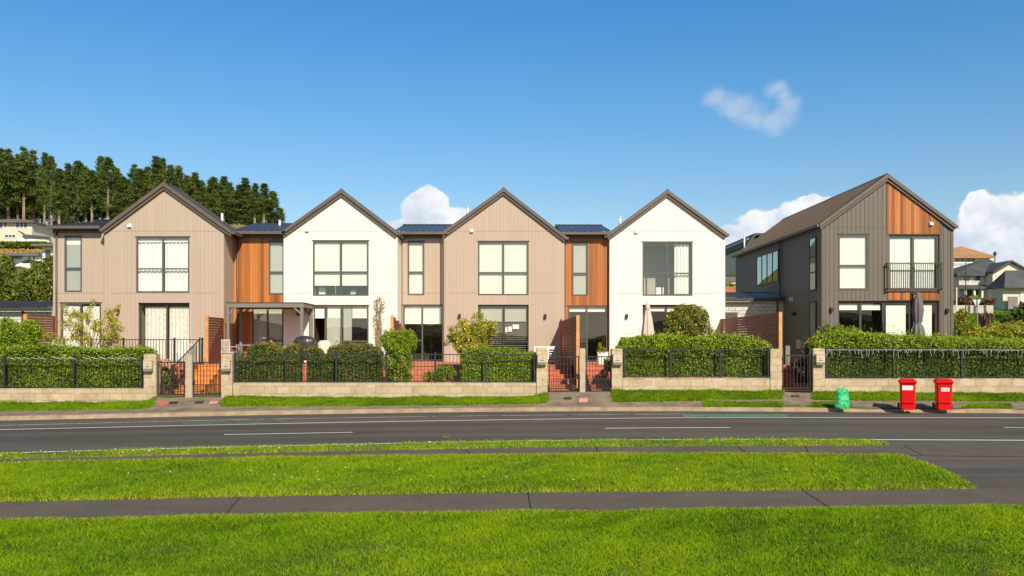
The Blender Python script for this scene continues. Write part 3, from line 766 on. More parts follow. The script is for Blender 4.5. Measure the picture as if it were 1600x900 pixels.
# --- townhouse 3
hC = thing('townhouse', 'beige gabled townhouse in the middle with the lemon tree in front', 'townhouse', (X(787,DC),DC,ZB), 'gabled townhouses in a row')
gable_house(hC, beige, 694, 882, 787, ((691,362),(787,293),(885,369)),
    [W(747,377,826,461,mull=(786.5,),trans=((426,None,None),),cover=(full('slat',748,378,786,460,blindw),full('slat',787,378,825,460,blindw),('back',749,379,825,460,blindw))),
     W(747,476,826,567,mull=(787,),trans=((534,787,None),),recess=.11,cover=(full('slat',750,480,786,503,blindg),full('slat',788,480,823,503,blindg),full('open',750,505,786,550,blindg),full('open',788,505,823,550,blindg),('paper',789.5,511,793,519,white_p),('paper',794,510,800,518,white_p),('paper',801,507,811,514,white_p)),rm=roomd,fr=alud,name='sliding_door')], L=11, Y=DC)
link_block(hC, beige, 622, 700, [W(637,377,663,461,trans=((425,None,None),),cover=(full('slat',638,378,662,460,blindw),('back',639,380,661,459,blindg))),
     W(630,476.5,693,567,mull=(660,),trans=((532,None,660),),cover=(('roll',632,479,659,505,blindw),('roll',661,479,689,505,blindw)),name='sliding_door',rm=roomd,gl=glass)], 351.5, 361.5, xroof=(616,700), Y=YC_)
downpipe(hC, 627.5, YC_, 364, 560); mb = MB(); x = X(692.5,DC); mb.tube((x,DC-.06,ZB),(x,DC-.06,Z(364,DC)),.04,seg=8); mb.build('downpipe', trim, hC)
vent(hC, 737, 361, DC); walllight(hC, 718, 494, DC); walllight(hC, 852, 494, DC); roofpipe(hC, 731, DC+1.6, 324, 330)
# --- townhouse 4
hD = thing('townhouse', 'white gabled townhouse beside the pink parasol with cedar boards on its left', 'townhouse', (X(1043,DD),DD,ZB), 'gabled townhouses in a row')
gable_house(hD, white, 952.5, 1133, 1043, ((948.5,366),(1043.5,296),(1136.5,364)),
    [W(1004,378,1082,462,mull=(1042,),trans=((427,None,None),),cover=(full('curt',1054,380,1078,460,sheer),('item',1028,448,1040,461,white_p))),
     W(1004,476,1082,567,mull=(1042,),recess=.11,cover=(('roll',1016,480,1041,485,blindw),('roll',1043,480,1078,486,blindw)),rm=roomd,gl=glass2,fr=alud,name='sliding_door')], L=11, Y=DD)
link_block(hD, cedar, 881, 953, [W(894,378,919,462,trans=((427,None,None),),cover=(('roll',895,380,918,461,blindg),)),
     W(887.5,478,949,567,mull=(917,),trans=((533,None,917),),cover=(('roll',889,480,916,486,blindw),('roll',918,480,946,486,blindw)),rm=roomd,name='sliding_door')], 352, 362, xroof=(876,956), Y=YC_)
mb = MB(); x = X(883,YC_)-.03; mb.tube((x,YC_-.08,ZB),(x,YC_-.08,Z(372,YC_)),.04,seg=8); mb.build('downpipe', trim, hD)
vent(hD, 994, 362.5, DD); walllight(hD, 979, 494, DD); roofpipe(hD, 969, DD+1.5, 340, 346)
# --- dark house
hE = thing('detached_house', 'charcoal gabled detached house with cedar panel and small balcony at right', 'house', (X(1388,D),D,ZB))
LE = 12.4
mb_c = [W(1309.5,366,1357,453,trans=((415,None,None),),cover=(full('roll',1311,368,1356,452,blindw),),fw=.07),
     W(1388.5,367,1467.5,453,mull=(1428,),cover=(full('roll',1392,370,1426,452,blindw),full('roll',1430,369,1464,452,blindw)),recess=.06,fw=.075,name='balcony_door'),
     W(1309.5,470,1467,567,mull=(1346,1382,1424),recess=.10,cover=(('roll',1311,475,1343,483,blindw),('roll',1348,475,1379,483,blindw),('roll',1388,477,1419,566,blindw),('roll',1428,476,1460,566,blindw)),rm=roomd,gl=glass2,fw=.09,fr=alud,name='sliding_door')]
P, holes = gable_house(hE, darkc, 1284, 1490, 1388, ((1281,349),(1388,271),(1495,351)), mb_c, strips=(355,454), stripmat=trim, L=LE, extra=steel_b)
# cedar panels, proud of the wall
Yp = D-.025
tl = [(p[0], p[1]-.30) for p in P]
def ztop(x): return float(np.interp(x,[q[0] for q in tl],[q[1] for q in tl]))
mb = MB(); xa, xb = X(1386.5,Yp), X(1468.5,Yp); za = Z(365.5,Yp); xm = P[1][0]
mb.prism([(xa,za),(xb,za),(xb,ztop(xb)),(xm,ztop(xm)),(xa,ztop(xa))][:5], Yp, D-.002); mb.build('cedar_panel', cedar, hE)
mb = MB(); mb.box(X(1387.5,Yp),X(1468.5,Yp),Yp,D-.002,Z(468.5,Yp),Z(456,Yp)); mb.build('cedar_panel', cedar, hE)
# corner trims + downpipe + balcony
for px_ in (1284.5,1486,1469.7):
    mb = MB(); x = X(px_,D); mb.box(x-.03,x+.05,D-.02,D-.0007,ZB,ztop(x+.01)-.05); mb.build('corner_trim', M('charcoal_trim',(.10,.085,.065),.5), hE)
bl = thing  # balcony is part of the house
Yb = D-.17; mb = MB(); x0_, x1_ = X(1386,Yb), X(1472,Yb); zt_, zb_ = Z(410.5,Yb), Z(452,Yb)
mb.box(x0_-.02,x1_+.02,Yb-.03,Yb+.03,zt_-.04,zt_); mb.box(x0_,x1_,Yb-.02,Yb+.02,zb_,zb_+.05)
for x in (x0_,x1_-.05): mb.box(x,x+.05,Yb-.02,Yb+.03,zb_-.06,zt_-.04); mb.box(x,x+.04,Yb+.03,D-.001,zt_-.045,zt_-.005); mb.box(x,x+.04,Yb+.03,D-.001,zb_,zb_+.04)
bo = mb.build('balcony_rail', alud, hE)
mb = MB(); n = 24
for i in range(1,n): x = x0_+.05+(x1_-x0_-.1)*i/n; mb.box(x-.009,x+.009,Yb-.009,Yb+.009,zb_+.05,zt_-.04)
mb.build('balusters', alud, bo)
vent(hE, 1454.5, 350, D-.03); walllight(hE, 1298.5, 484, D); walllight(hE, 1479, 485.5, D)
# left side wall fittings
xw = X(1284,D)
def sidewin(y0, y1, z0, z1, ny=1, tz=None, cov=None):
    mb = MB(); f = .05
    mb.box(xw-.05,xw-.002,y0,y1,z1-f,z1); mb.box(xw-.05,xw-.002,y0,y1,z0,z0+f)
    for i in range(ny+1): y = y0+(y1-y0-f)*i/ny; mb.box(xw-.05,xw-.002,y,y+f,z0+f,z1-f)
    if tz: mb.box(xw-.049,xw-.003,y0+f,y1-f,tz-.03,tz+.03)
    w = mb.build('window', alud, hE); p = MB(); p.quad((xw-.03,y0+.01,z0+.01),(xw-.03,y0+.01,z1-.01),(xw-.03,y1-.01,z1-.01),(xw-.03,y1-.01,z0+.01)); p.build('pane', glassm_side, w)
    if cov: q = MB(); q.box(xw-.02,xw-.012,y0+f,y1-f,cov[0],cov[1]); q.build('roller_blind', blindg, w)
    else: q = MB(); q.quad((xw-.01,y0+f,z0+f),(xw-.01,y0+f,z1-f),(xw-.01,y1-f,z1-f),(xw-.01,y1-f,z0+f)); q.build('room_lining', roomd, w)
glassm_side = glassmat('side_glass', 3.2, (.7,.72,.7))
sidewin(34.75, 35.5, 4.39, 6.63, 1, 5.15, (4.4,6.6)); sidewin(34.75, 35.5, 1.6, 3.92, 1, None, (1.65,3.88)); sidewin(39.4, 42.7, 5.10, 6.60, 4)
mb = MB(); mb.tube((xw-.07,39.1,ZB),(xw-.07,39.1,7.0),.04,seg=8); mb.tube((xw-.07,34.7+.02,3.2),(xw-.07,34.72,3.2+.001),.01,seg=4); mb.build('downpipe', alud, hE)
mb = MB(); mb.box(xw-.006,xw-.001,D+.1,39.0,Z(454,D)-.012,Z(454,D)+.012); mb.build('joint_strip', alud, hE)
def sidebox(name, y, z, dy, dz, dx, mat):
    mb = MB(); mb.box(xw-dx,xw-.002,y-dy,y+dy,z-dz,z+dz); mb.prismx([(y-dy*1.1,z+dz),(y+dy*1.1,z+dz),(y,z+dz+.03)], xw-dx*1.05, xw-.002); return mb.build(name, mat, hE)
sidebox('wall_light', X(1284,D)*F/(1243-CX), 3.46, .07, .06, .16, black_p); sidebox('meter_box', X(1284,D)*F/(1253-CX), 2.12, .24, .19, .16, M('meter_grey',(.36,.33,.28),.6))
mb = MB(); y_ = xw*F/(1253-CX); mb.tube((xw-.06,y_-.2,1.95),(xw-.06,y_-.45,1.7),.025,seg=6); mb.tube((xw-.06,y_-.45,1.7),(xw-.06,y_-.5,1.2),.025,seg=6); mb.build('conduit', galv, hE)
def text(s, size, mat, parent, loc, rot=(R(90),0,0), depth=.004, name='number'):
    cu = bpy.data.curves.new('t', 'FONT'); cu.body = s; cu.size = size; cu.extrude = depth; cu.align_x = 'CENTER'; cu.align_y = 'CENTER'
    tmp = bpy.data.objects.new('t', cu); col.objects.link(tmp); bpy.context.view_layer.update()
    me = bpy.data.meshes.new_from_object(tmp); bpy.data.objects.remove(tmp); me.materials.append(mat)
    o = bpy.data.objects.new(name, me); col.objects.link(o); o.parent = parent; o0 = ORG[parent.name]
    o.location = (loc[0]-o0[0], loc[1]-o0[1], loc[2]-o0[2]); o.rotation_euler = rot; ORG[o.name] = o0; return o
text('40', .30, M('number_silver',(.7,.7,.68),.4), hE, (xw-.012, xw*F/(1236-CX), Z(468,xw*F/(1236-CX))), (R(90),0,R(-90)), name='house_number').scale = (1.9,1,1)
roofpipe(hE, 1163, 46.0, 368, 384)

# --- garages of concrete block
def garage(label, x0, x1, Y, ey, ry, dy, mat, dp=None):
    g = thing('garage', label, 'garage', (X((x0+x1)/2,Y),Y,ZB))
    a, c = X(x0,Y), X(x1,Y); zt = Z(ey+6,Y)
    mb = MB(); mb.box(a,c,Y,Y+6,ZB,zt); mb.build('wall', mat, g)
    mb = MB(); yf = Y-.2; zf = Z(ey,yf); yb = Y+dy; zb = Z(ry,yb); ribbed(mb, a-.05, c+.05, yf, zf, yb, zb, .19, .03); mb.box(a-.05,c+.05,yb-.06,yb+.1,zb-.02,zb+.03); mb.build('roof', steel, g)
    mb = MB(); mb.box(a-.05,c+.05,yf-.1,yf+.0,zf-.16,zf-.02); mb.build('gutter', alud, g)
    if dp: mb = MB(); x = X(dp,Y); mb.tube((x,Y-.06,ZB),(x,Y-.06,zf-.15),.045,seg=8); mb.build('downpipe', alud, g)
    return g, a, c
garage('grey block garage wall with steel roof behind the leftmost hedge', -330, 82, 36.2, 480, 471.5, 2.4, garageblk, 36.5)
g2, a, c = garage('grey block garage between the white townhouse and the charcoal house', 1100, 1226, 38.8, 465, 457.5, 2.6, garageblk, 1214)
mb = MB(); mb.box(X(1120,38.8),X(1152,38.8),38.75,38.799,Z(520,38.8),Z(488,38.8)); 
for i in range(7): mb.box(X(1121,38.8),X(1151,38.8),38.73,38.75,Z(490+i*4,38.8)-.03,Z(490+i*4,38.8)+.02)
mb.build('louvre_door', alu, g2)
# ------------------------------------------------------------------ patios, steps, front walls
def patio(x0, x1, yfr, zt, mat=redtile):
    mb = MB(); mb.box(X(x0,yfr),X(x1,yfr),yfr,D+2.6,.3,zt-.05); mb.box(X(x0,yfr)-.02,X(x1,yfr)+.02,yfr-.03,D+2.59,zt-.048,zt)
    return struct('patio', mb, mat)
PZ = 1.38
patio(20, 300, 31.2, PZ-.02); patio(300, 620, 30.6, PZ); patio(620, 895, 30.6, PZ-.01); patio(896, 1180, 30.6, PZ-.02); patio(1262, 1640, 30.9, PZ-.03)
mb = MB(); mb.box(X(1180,31),X(1262,31),30.7,46,.3,1.25); struct('path', mb, conc2)
def steps(label, x0, x1, mat, yA=28.25, yB=30.55, z0=.42, n=6, skew=0):
    a, c = X(x0,30.2), X(x1,30.2); s = thing('garden_steps', label, 'steps', ((a+c)/2, yA, z0-.2), 'front steps behind the gates')
    for i in range(n):
        z = z0+(PZ-z0)*(i+1)/n-.0; y = yA+(yB-yA)*i/n; y2 = yA+(yB-yA)*(i+1)/n; k = skew*(1-i/n)
        mb = MB(); mb.box(a+k,c+k,y+.02,y2+.02,z0-.3,z-.045); mb.box(a+k-.02,c+k+.02,y,y2+.018,z-.043,z); mb.build('step', mat, s)
    return s
steps('terracotta steps behind the first gate from the left', 263, 291, redtile, skew=-.25)
steps('bright orange timber steps beside the tall cedar screen', 309, 347, orangestep, skew=-.1)
steps('terracotta steps left of the middle cedar screen', 853, 892, redtile, skew=0)
steps('terracotta steps right of the middle cedar screen', 912, 942, redtile, skew=.1)
steps('narrow terracotta steps beside the charcoal house', 1219, 1240, redtile, z0=.5)
def wall_seg(x0, x1, yt, label):
    a, c = X(x0,YW), X(x1,YW); mb = MB(); mb.box(a,c,YW,YW+.2,-.5,Z(yt,YW)-.03); mb.box(a,c,YW-.004,YW+.21,Z(yt,YW)-.028,Z(yt,YW))
    o = mb.build('block_wall', retain, None, ((a+c)/2,YW,-.1)); return tag(o, label, 'wall', 'low block walls along the verge')
wall_seg(-420, 224.8, 607, 'low cream block wall under the leftmost hedge')
wall_seg(364.2, 837.8, 598, 'low stained block wall under the long middle fence')
wall_seg(973.2, 1202.8, 590.5, 'low cream block wall in front of the pink parasol house')
wall_seg(1289.2, 2100, 591.5, 'low cream block wall behind the two red bins')
def pillar(x0, x1, yt, label, mat=retain, dep=.38):
    a, c = X(x0,YW), X(x1,YW); mb = MB(); zt = Z(yt,YW); mb.box(a,c,YW-.02,YW-.02+dep,-.5,zt-.01)
    b_ = .012; mb.box(a+b_,c-b_,YW-.02+b_,YW-.02+dep-b_,zt-.008,zt+.006)
    o = mb.build('gate_pillar', mat, None, ((a+c)/2,YW,0)); return tag(o, label, 'pillar', 'gate pillars')
pillar(225, 244, 553.5, 'block pillar with letterbox right of the leftmost hedge')
pillar(290, 300, 554.5, 'thin rendered pillar between the two left gates', rend, .16)
pillar(346, 363, 553.5, 'block pillar with letterbox right of the orange steps')
pillar(838.5, 855.5, 543.5, 'block pillar with letterbox left of the middle gates')
pillar(906, 914.5, 544.5, 'thin rendered pillar between the two middle gates', rend, .16)
pillar(956, 972.5, 545, 'block pillar with letterbox right of the middle gates')
pillar(1203.5, 1221, 545.5, 'block pillar without letterbox left of the charcoal house gate')
pillar(1270.5, 1288.5, 544.5, 'block pillar with letterbox right of the charcoal house gate')
def gate(x0, x1, y0, y1, label, lower=True, hs=1):
    Y = YW+.12; a, c, zt, zb = X(x0,Y), X(x1,Y), Z(y0,Y), Z(y1,Y)
    g = thing('gate', label, 'gate', ((a+c)/2,Y,zb), 'black metal garden gates')
    f = .035; mb = MB()
    mb.box(a,a+f,Y-.02,Y+.02,zb,zt); mb.box(c-f,c,Y-.02,Y+.02,zb,zt); mb.box(a+f,c-f,Y-.018,Y+.018,zt-f-.01,zt-.01); mb.box(a+f,c-f,Y-.018,Y+.018,zb,zb+f); mb.box(a+f,c-f,Y-.018,Y+.018,zb+.09,zb+.12)
    if lower: mb.box(a+f,c-f,Y-.012,Y+.012,zb+.42,zb+.44)
    mb.build('frame', fenceb, g); n = 8; mb = MB()
    for i in range(1,n): x = a+f+(c-a-2*f)*i/n; mb.box(x-.009,x+.009,Y-.009,Y+.009,zb+.12,zt-f-.01)
    if lower:
        for i in range(n): x = a+f+(c-a-2*f)*(i+.5)/n; mb.box(x-.007,x+.007,Y-.007,Y+.007,zb+.12,zb+.42)
    for i in range(12):
        x = a+f+(c-a-2*f)*(i+.2)/12; mb.tube((x,Y,zb+.035),(x+.05,Y,zb+.09),.006,seg=4)
    mb.build('bar_panel', fenceb, g)
    for z in (zb+.14, zt-.16):
        mb = MB(); x = a-.03 if hs > 0 else c; mb.box(x,x+.03,Y-.05,Y-.02,z-.04,z+.04); mb.tube((x+.015,Y-.05,z-.05),(x+.015,Y-.05,z+.05),.018,seg=8); mb.build('hinge', black_p, g)
    mb = MB(); x = c-.03 if hs > 0 else a+.03; mb.box(x-.04,x+.04,Y-.05,Y-.021,zt-.75,zt-.63); mb.tube((x,Y-.05,zt-.69),(x,Y-.09,zt-.69),.02,seg=8); mb.build('latch', black_p, g)
gate(246, 288.5, 565, 621, 'black bar gate in front of the pink rose bush')
gate(302, 344.5, 565, 621, 'black bar gate in front of the orange timber steps', hs=-1)
gate(857.5, 904.5, 556, 612, 'black bar gate left of the middle thin pillar')
gate(915.5, 954.5, 556, 612, 'black bar gate right of the middle thin pillar', hs=-1)
gate(1222.5, 1269, 554, 611, 'black bar gate beside the charcoal house', lower=False)
def fence(x0, x1, y0, y1, posts, label, Y=YW+.08, pitch=.118, name='fence'):
    a, c, zt, zb = X(x0,Y), X(x1,Y), Z(y0,Y), Z(y1,Y)
    g = thing(name, label, 'fence', ((a+c)/2,Y,zb), 'black bar fences')
    ps = [X(p,Y) for p in posts]
    for p in ps: mb = MB(); mb.box(p-.03,p+.03,Y-.03,Y+.03,zb-.02,zt+.02); mb.box(p-.035,p+.035,Y-.035,Y+.035,zt+.021,zt+.035); mb.box(p-.06,p+.06,Y-.05,Y+.05,zb-.021,zb+.0); mb.build('post', fenceb, g)
    for z in (zt-.04, zb+.03): mb = MB(); mb.box(a,c,Y-.015,Y+.015,z-.015,z+.015); mb.build('rail', fenceb, g)
    e = sorted(set([a]+ps+[c]))
    for s0, s1 in zip(e[:-1], e[1:]):
        if s1-s0 < .2: continue
        n = max(2, round((s1-s0)/pitch)); mb = MB()
        for i in range(1,n): x = s0+(s1-s0)*i/n; mb.box(x-.0065,x+.0065,Y-.0065,Y+.0065,zb+.044,zt-.054)
        mb.build('bar_panel', fenceb, g)
    return g
f1 = fence(-210, 223, 558, 606, (-208,-100,7,115.5,221.5), 'black bar fence in front of the leftmost hedge')
f2 = fence(366, 837, 552, 597.5, (367.5,446.5,525.5,603.5,680,759,835.5), 'long black bar fence in front of the reddish hedge')
f3 = fence(974, 1202, 544.5, 589.5, (975.5,1048,1125.5,1201), 'black bar fence in front of the pink parasol house')
f4 = fence(1290, 2000, 543.5, 590.5, (1292,1396,1502.5,1609,1716,1822,1928), 'black bar fence hung with icicle lights')
# icicle lights: a wire with short drops
cable = M('white_cable', (.8,.8,.78), .5)
Yc = YW+.08-.035; ic = thing('string_lights', 'white icicle string lights hanging from the right fence', 'string lights', (X(1450,Yc),Yc,Z(546,Yc)))
mb = MB(); x = X(1292,Yc); zr = Z(546.5,Yc); rr = random.Random(8)
pts = []
while x < X(1720,Yc): pts.append((x,Yc,zr+rr.uniform(-.012,.006))); x += .07
for p, q in zip(pts[:-1], pts[1:]): mb.tube(p, q, .0045, seg=4, cap=False)
for i, p in enumerate(pts):
    if rr.random() < .5:
        L_ = rr.choice((.05,.09,.14,.2,.27)); q = Vector(p)
        for s in range(4):
            q2 = q+Vector((rr.uniform(-.02,.02),0,-L_/4)); mb.tube(q, q2, .003, seg=3, cap=False); mb.ball(q2, .007, seg=4, rings=2); q = q2
mb.build('light_string', cable, ic)
Yc = YW+.08-.03; ic = thing('string_lights', 'white cable wound round the top rail of the left fence', 'string lights', (X(100,Yc),Yc,Z(560,Yc)))
mb = MB(); px_ = -60
while px_ < 205:
    a_ = (X(px_,Yc),Yc-.005,Z(558.3,Yc)); b_ = (X(px_+9,Yc),Yc-.02,Z(560.6,Yc)); mb.tube(a_, b_, .006, seg=4); mb.tube(b_, (X(px_+12,Yc),Yc+.03,Z(561,Yc)), .005, seg=4); px_ += rr.choice((11,12,13,24))
mb.build('wire', cable, ic)
# letterboxes
gold = M('brass_number', (.72,.50,.12), .35, .6); lbox = M('letterbox_paint', (.52,.44,.335), .5, 0, .05); lflap = M('letterbox_flap', (.27,.235,.15), .5)
def letterbox(px, py, num, label):
    Y = YW-.03; x, z = X(px,Y), Z(py,Y); g = thing('letterbox', label, 'letterbox', (x,Y,z-.2), 'letterboxes on the pillars')
    mb = MB(); mb.box(x-.14,x+.14,Y-.14,Y,z-.06,z+.19); mb.box(x-.15,x+.15,Y-.15,Y,z+.191,z+.205); mb.build('body', lbox, g)
    mb = MB(); mb.box(x-.07,x+.07,Y-.145,Y-.1405,z-.005,z+.013); mb.build('slot', black_p, g)
    mb = MB(); mb.prismx([(Y-.005,z-.061),(Y-.15,z-.061),(Y-.13,z-.15),(Y-.02,z-.16)],x-.14,x+.14); mb.build('paper_holder', lflap, g)
    text(num, .10, gold, g, (x,Y-.146,z+.085))
letterbox(233, 573, '191', 'letterbox on the pillar right of the leftmost hedge, gold digits 191')
letterbox(354.5, 573, '137', 'letterbox on the pillar right of the orange steps')
letterbox(846.5, 563, '1 9', 'letterbox on the pillar left of the middle gates')
letterbox(964, 563, '19', 'letterbox on the pillar right of the middle gates')
letterbox(1280, 563, '41', 'letterbox on the pillar beside the charcoal house gate')

# ------------------------------------------------------------------ cedar privacy screens
def slat_screen(label, px_wall, Yf, ytop_front, ytop_back, D=D, xoff=0, light=None):
    depth_to = D-.02; x = X(px_wall, D); zf, zb = Z(ytop_front,Yf), Z(ytop_back,D); g = thing('privacy_screen', label, 'screen', (x,(Yf+D)/2,PZ-.9), 'slatted cedar screens between the patios')
    z0 = PZ-.75 if Yf < 30.4 else PZ+.002
    mb = MB(); mb.box(x-.055,x+.055,Yf-.02,Yf+.07,z0,zf+.01); mb.build('post', post_t, g)
    mb = MB(); z = z0+.04; top = zf
    while z < max(zf,zb)-.04:
        # sloping top: slats stop where the rake cuts them
        yl = Yf+.07; yr = depth_to
        tb = zb; tf = zf
        zz = z+.05
        if abs(tf-tb) > .02 and zz > min(tf,tb):
            yc = Yf+(D-Yf)*(zz-tf)/(tb-tf); 
            if tf > tb: yr = min(yr, yc)
            else: yl = max(yl, yc)
        if yr-yl > .1:
            for s in (-1,1): mb.box(x+s*.02-.011,x+s*.02+.011,yl,yr,z,z+.087)
        z += .098
    mb.build('slats', screen_t, g)
    mb = MB(); mb.box(x-.045,x+.045,D-.11,D-.025,z0,zb); mb.build('post', post_t, g)
slat_screen('cedar slat screen beside the leftmost bush', 88, 31.8, 491, 495, D=34.05)
slat_screen('cedar slat screen beside the orange timber steps', 350, 31.6, 493, 496.5, D=33.6)
slat_screen('short cedar slat screen behind the bright green bush', 626, 31.8, 493, 506, D=34.6)
slat_screen('cedar slat screen rising over the middle gates', 877, 28.5, 493, 500, D=35.9)
slat_screen('cedar slat screen right of the orange tree at the block garage', 1127, 28.4, 488, 498, D=35.9)
# glass-free slanting handrails by the gates
def handrail(label, p0, p1, n=12):
    p0, p1 = Vector(p0), Vector(p1); g = thing('handrail', label, 'handrail', (p0.x,p0.y,p0.z-.9), 'black handrails on the front steps')
    mb = MB(); mb.tube(p0, p1, .022, seg=6); mb.tube(p0-Vector((0,0,.8)), p1-Vector((0,0,.8)), .018, seg=6); mb.build('rail', fenceb, g)
    mb = MB()
    for i in range(n+1): q = p0.lerp(p1, i/n); rad = .009 if 0 < i < n else .025; mb.tube(q-Vector((0,0,.8 if 0<i<n else .95)), q+Vector((0,0,.0 if 0<i<n else .08)), rad, seg=6)
    mb.build('bar_panel', fenceb, g)
handrail('black handrail left of the orange timber steps', (X(307.5,30.4)-.14,28.5,1.35), (X(307.5,30.4),30.7,PZ+.93), 16)
handrail('black handrail right of the middle cedar screen', (X(898,28.6)+.10,28.7,1.35), (X(898,28.6)+.10,30.6,PZ+.95), 14)
fence(97, 318, 529, 568, (100,142,193,272.5,316), 'thin black patio balustrade of the leftmost townhouse', Y=31.3, pitch=.115)

# ------------------------------------------------------------------ pergola
per = M('pergola_grey', (.19,.175,.15), .6, 0, .05); perd = M('pergola_roof_dark', (.06,.055,.05), .6)
Yf, Yk = 32.75, 34.5; xl, xr = X(353.5,Yf), X(474.5,Yf); zt = Z(473.5,Yf)
g = thing('pergola', 'grey painted pergola over the patio of the white townhouse', 'pergola', ((xl+xr)/2,Yf,PZ))
def pst(x, y, w=.055): mb = MB(); mb.box(x-w,x+w,y-w,y+w,PZ+.001,zt-.17); mb.box(x-w*1.5,x+w*1.5,y-w*1.5,y+w*1.5,PZ+.002,PZ+.03); mb.build('post', per, g)
for x in (xl+.06,xr-.08):
    for y in (Yf+.06,Yk-.06): pst(x,y)
mb = MB(); mb.box(xl,xr,Yf,Yf+.06,zt-.17,zt); mb.box(xl,xr,Yk-.06,Yk,zt-.17,zt); mb.box(xl,xl+.06,Yf+.061,Yk-.061,zt-.17,zt); mb.box(xr-.06,xr,Yf+.061,Yk-.061,zt-.17,zt); mb.build('beam', per, g)
mb = MB(); mb.box(xl-.02,xr+.02,Yf-.02,Yk+.02,zt+.002,zt+.03); mb.build('roof_sheet', perd, g)
mb = MB(); n = 8
for i in range(1,n): x = xl+(xr-xl)*i/n; mb.box(x-.022,x+.022,Yf+.062,Yk-.062,zt-.11,zt-.001)
mb.build('rafters', perd, g)
for x, s in ((xl+.06,1),(xr-.08,-1)):
    for y in (Yf+.03,Yk-.03): mb = MB(); mb.prism([(x+s*.056,zt-.45),(x+s*.056,zt-.36),(x+s*.26,zt-.171),(x+s*.34,zt-.171)], y-.02, y+.02); mb.build('brace', per, g)

# ------------------------------------------------------------------ people at the pergola table
def skinobj(name, verts, edges, radii, mat, parent, sub=2, root=0):
    me = bpy.data.meshes.new(name); o0 = ORG[parent.name]
    me.from_pydata([(v[0],v[1],v[2]) for v in verts], edges, []); me.materials.append(mat)
    o = bpy.data.objects.new(name, me); col.objects.link(o); o.parent = parent; ORG[o.name] = o0
    o.modifiers.new('skin', 'SKIN'); 
    lay = me.skin_vertices[0].data if me.skin_vertices else None
    if lay is None:
        bm_ = None
    for i, r_ in enumerate(radii): lay[i].radius = (r_, r_) if not isinstance(r_, tuple) else r_; lay[i].use_root = (i == root)
    s = o.modifiers.new('sub', 'SUBSURF'); s.levels = sub; s.render_levels = sub
    me.polygons.foreach_set('use_smooth', [True]*len(me.polygons)) if len(me.polygons) else None
    return o
def person(label, loc, rz, skin, shirt, pants, hat=None, hairm=None):
    g = thing('person', label, 'person', loc, 'people seated under the pergola'); g.rotation_euler[2] = rz
    ORG[g.name] = (0,0,0)
    # seated, facing local -y; z=0 floor
    V = [(0,0,.50),(0,.02,.68),(0,.04,.88),(0,.03,1.05),(0,0,1.14),(0,-.04,1.24),(0,-.04,1.33)]; Rr = [.15,.13,.14,.12,.052,.078,.088]; E = [(i,i+1) for i in range(6)]
    V += [(0,-.125,1.26)]; Rr += [.016]; E += [(5,7)]
    def chain(st, pts):
        k = st
        for p, r_ in pts: V.append(p); Rr.append(r_); E.append((k,len(V)-1)); k = len(V)-1
        return k
    for s in (-1,1):
        w = chain(3, [((s*.19,.02,1.02),.058),((s*.25,-.02,.80),.045),((s*.18,-.24,.77),.033),((s*.15,-.31,.765),.028)])
        for j, (dx, L_) in enumerate(((-.03,.075),(-.01,.09),(.01,.085),(.028,.068))): chain(w, [((s*.15+dx,-.31-L_*.6,.76),.0095),((s*.15+dx,-.31-L_,.745),.008)])
        chain(w-0, [((s*.115,-.32,.765),.011),((s*.095,-.35,.76),.009)])
        chain(0, [((s*.10,-.03,.50),.095),((s*.12,-.42,.50),.065),((s*.12,-.46,.28),.055),((s*.12,-.44,.09),.038),((s*.13,-.55,.04),.035)])
    skinobj('body', V, E, Rr, skin, g)
    tv = [(0,0,.52),(0,.02,.68),(0,.04,.88),(0,.03,1.05),(0,.0,1.11)]; te = [(0,1),(1,2),(2,3),(3,4)]; tr = [.165,.145,.155,.135,.07]
    for s in (-1,1): n = len(tv); tv += [(s*.19,.02,1.03),(s*.245,-.01,.84)]; tr += [.072,.062]; te += [(3,n),(n,n+1)]
    skinobj('shirt', tv, te, tr, shirt, g)
    pv = [(0,0,.50)]; pr = [.16]; pe = []
    for s in (-1,1): n = len(pv); pv += [(s*.10,-.03,.50),(s*.12,-.42,.50),(s*.12,-.46,.28),(s*.12,-.445,.10)]; pr += [.105,.076,.066,.055]; pe += [(0,n),(n,n+1),(n+1,n+2),(n+2,n+3)]
    skinobj('trousers', pv, pe, pr, pants, g)
    mb = MB()
    if hat: mb.ball((0,-.035,1.335), .108, 1,1.1,.85, 14, 8); mb.lathe((0,-.15,1.325), [(.07,0),(.075,.012)], 12, 0, 1, .9); mb.build('cap', hat, g, smooth=True)
    else: mb.ball((0,-.015,1.325), .108, 1,1.05,.95, 14, 8); mb.build('hair', hairm, g, smooth=True)
    for s in (-1,1): mb = MB(); mb.ball((s*.034,-.118,1.295), .011, 1,.6,.7, 6, 4); mb.build('eye', black_p, g)
    return g
skin_m = M('skin', (.50,.25,.16), .5, 0, .05); navy = M('navy_cloth', (.02,.022,.035), .85); denim = M('denim', (.05,.07,.12), .85); capm = M('cap_cloth', (.10,.12,.19), .8); hairm = M('dark_hair', (.02,.016,.012), .7)
chair_m = M('white_metal_chair', (.60,.58,.54), .45)
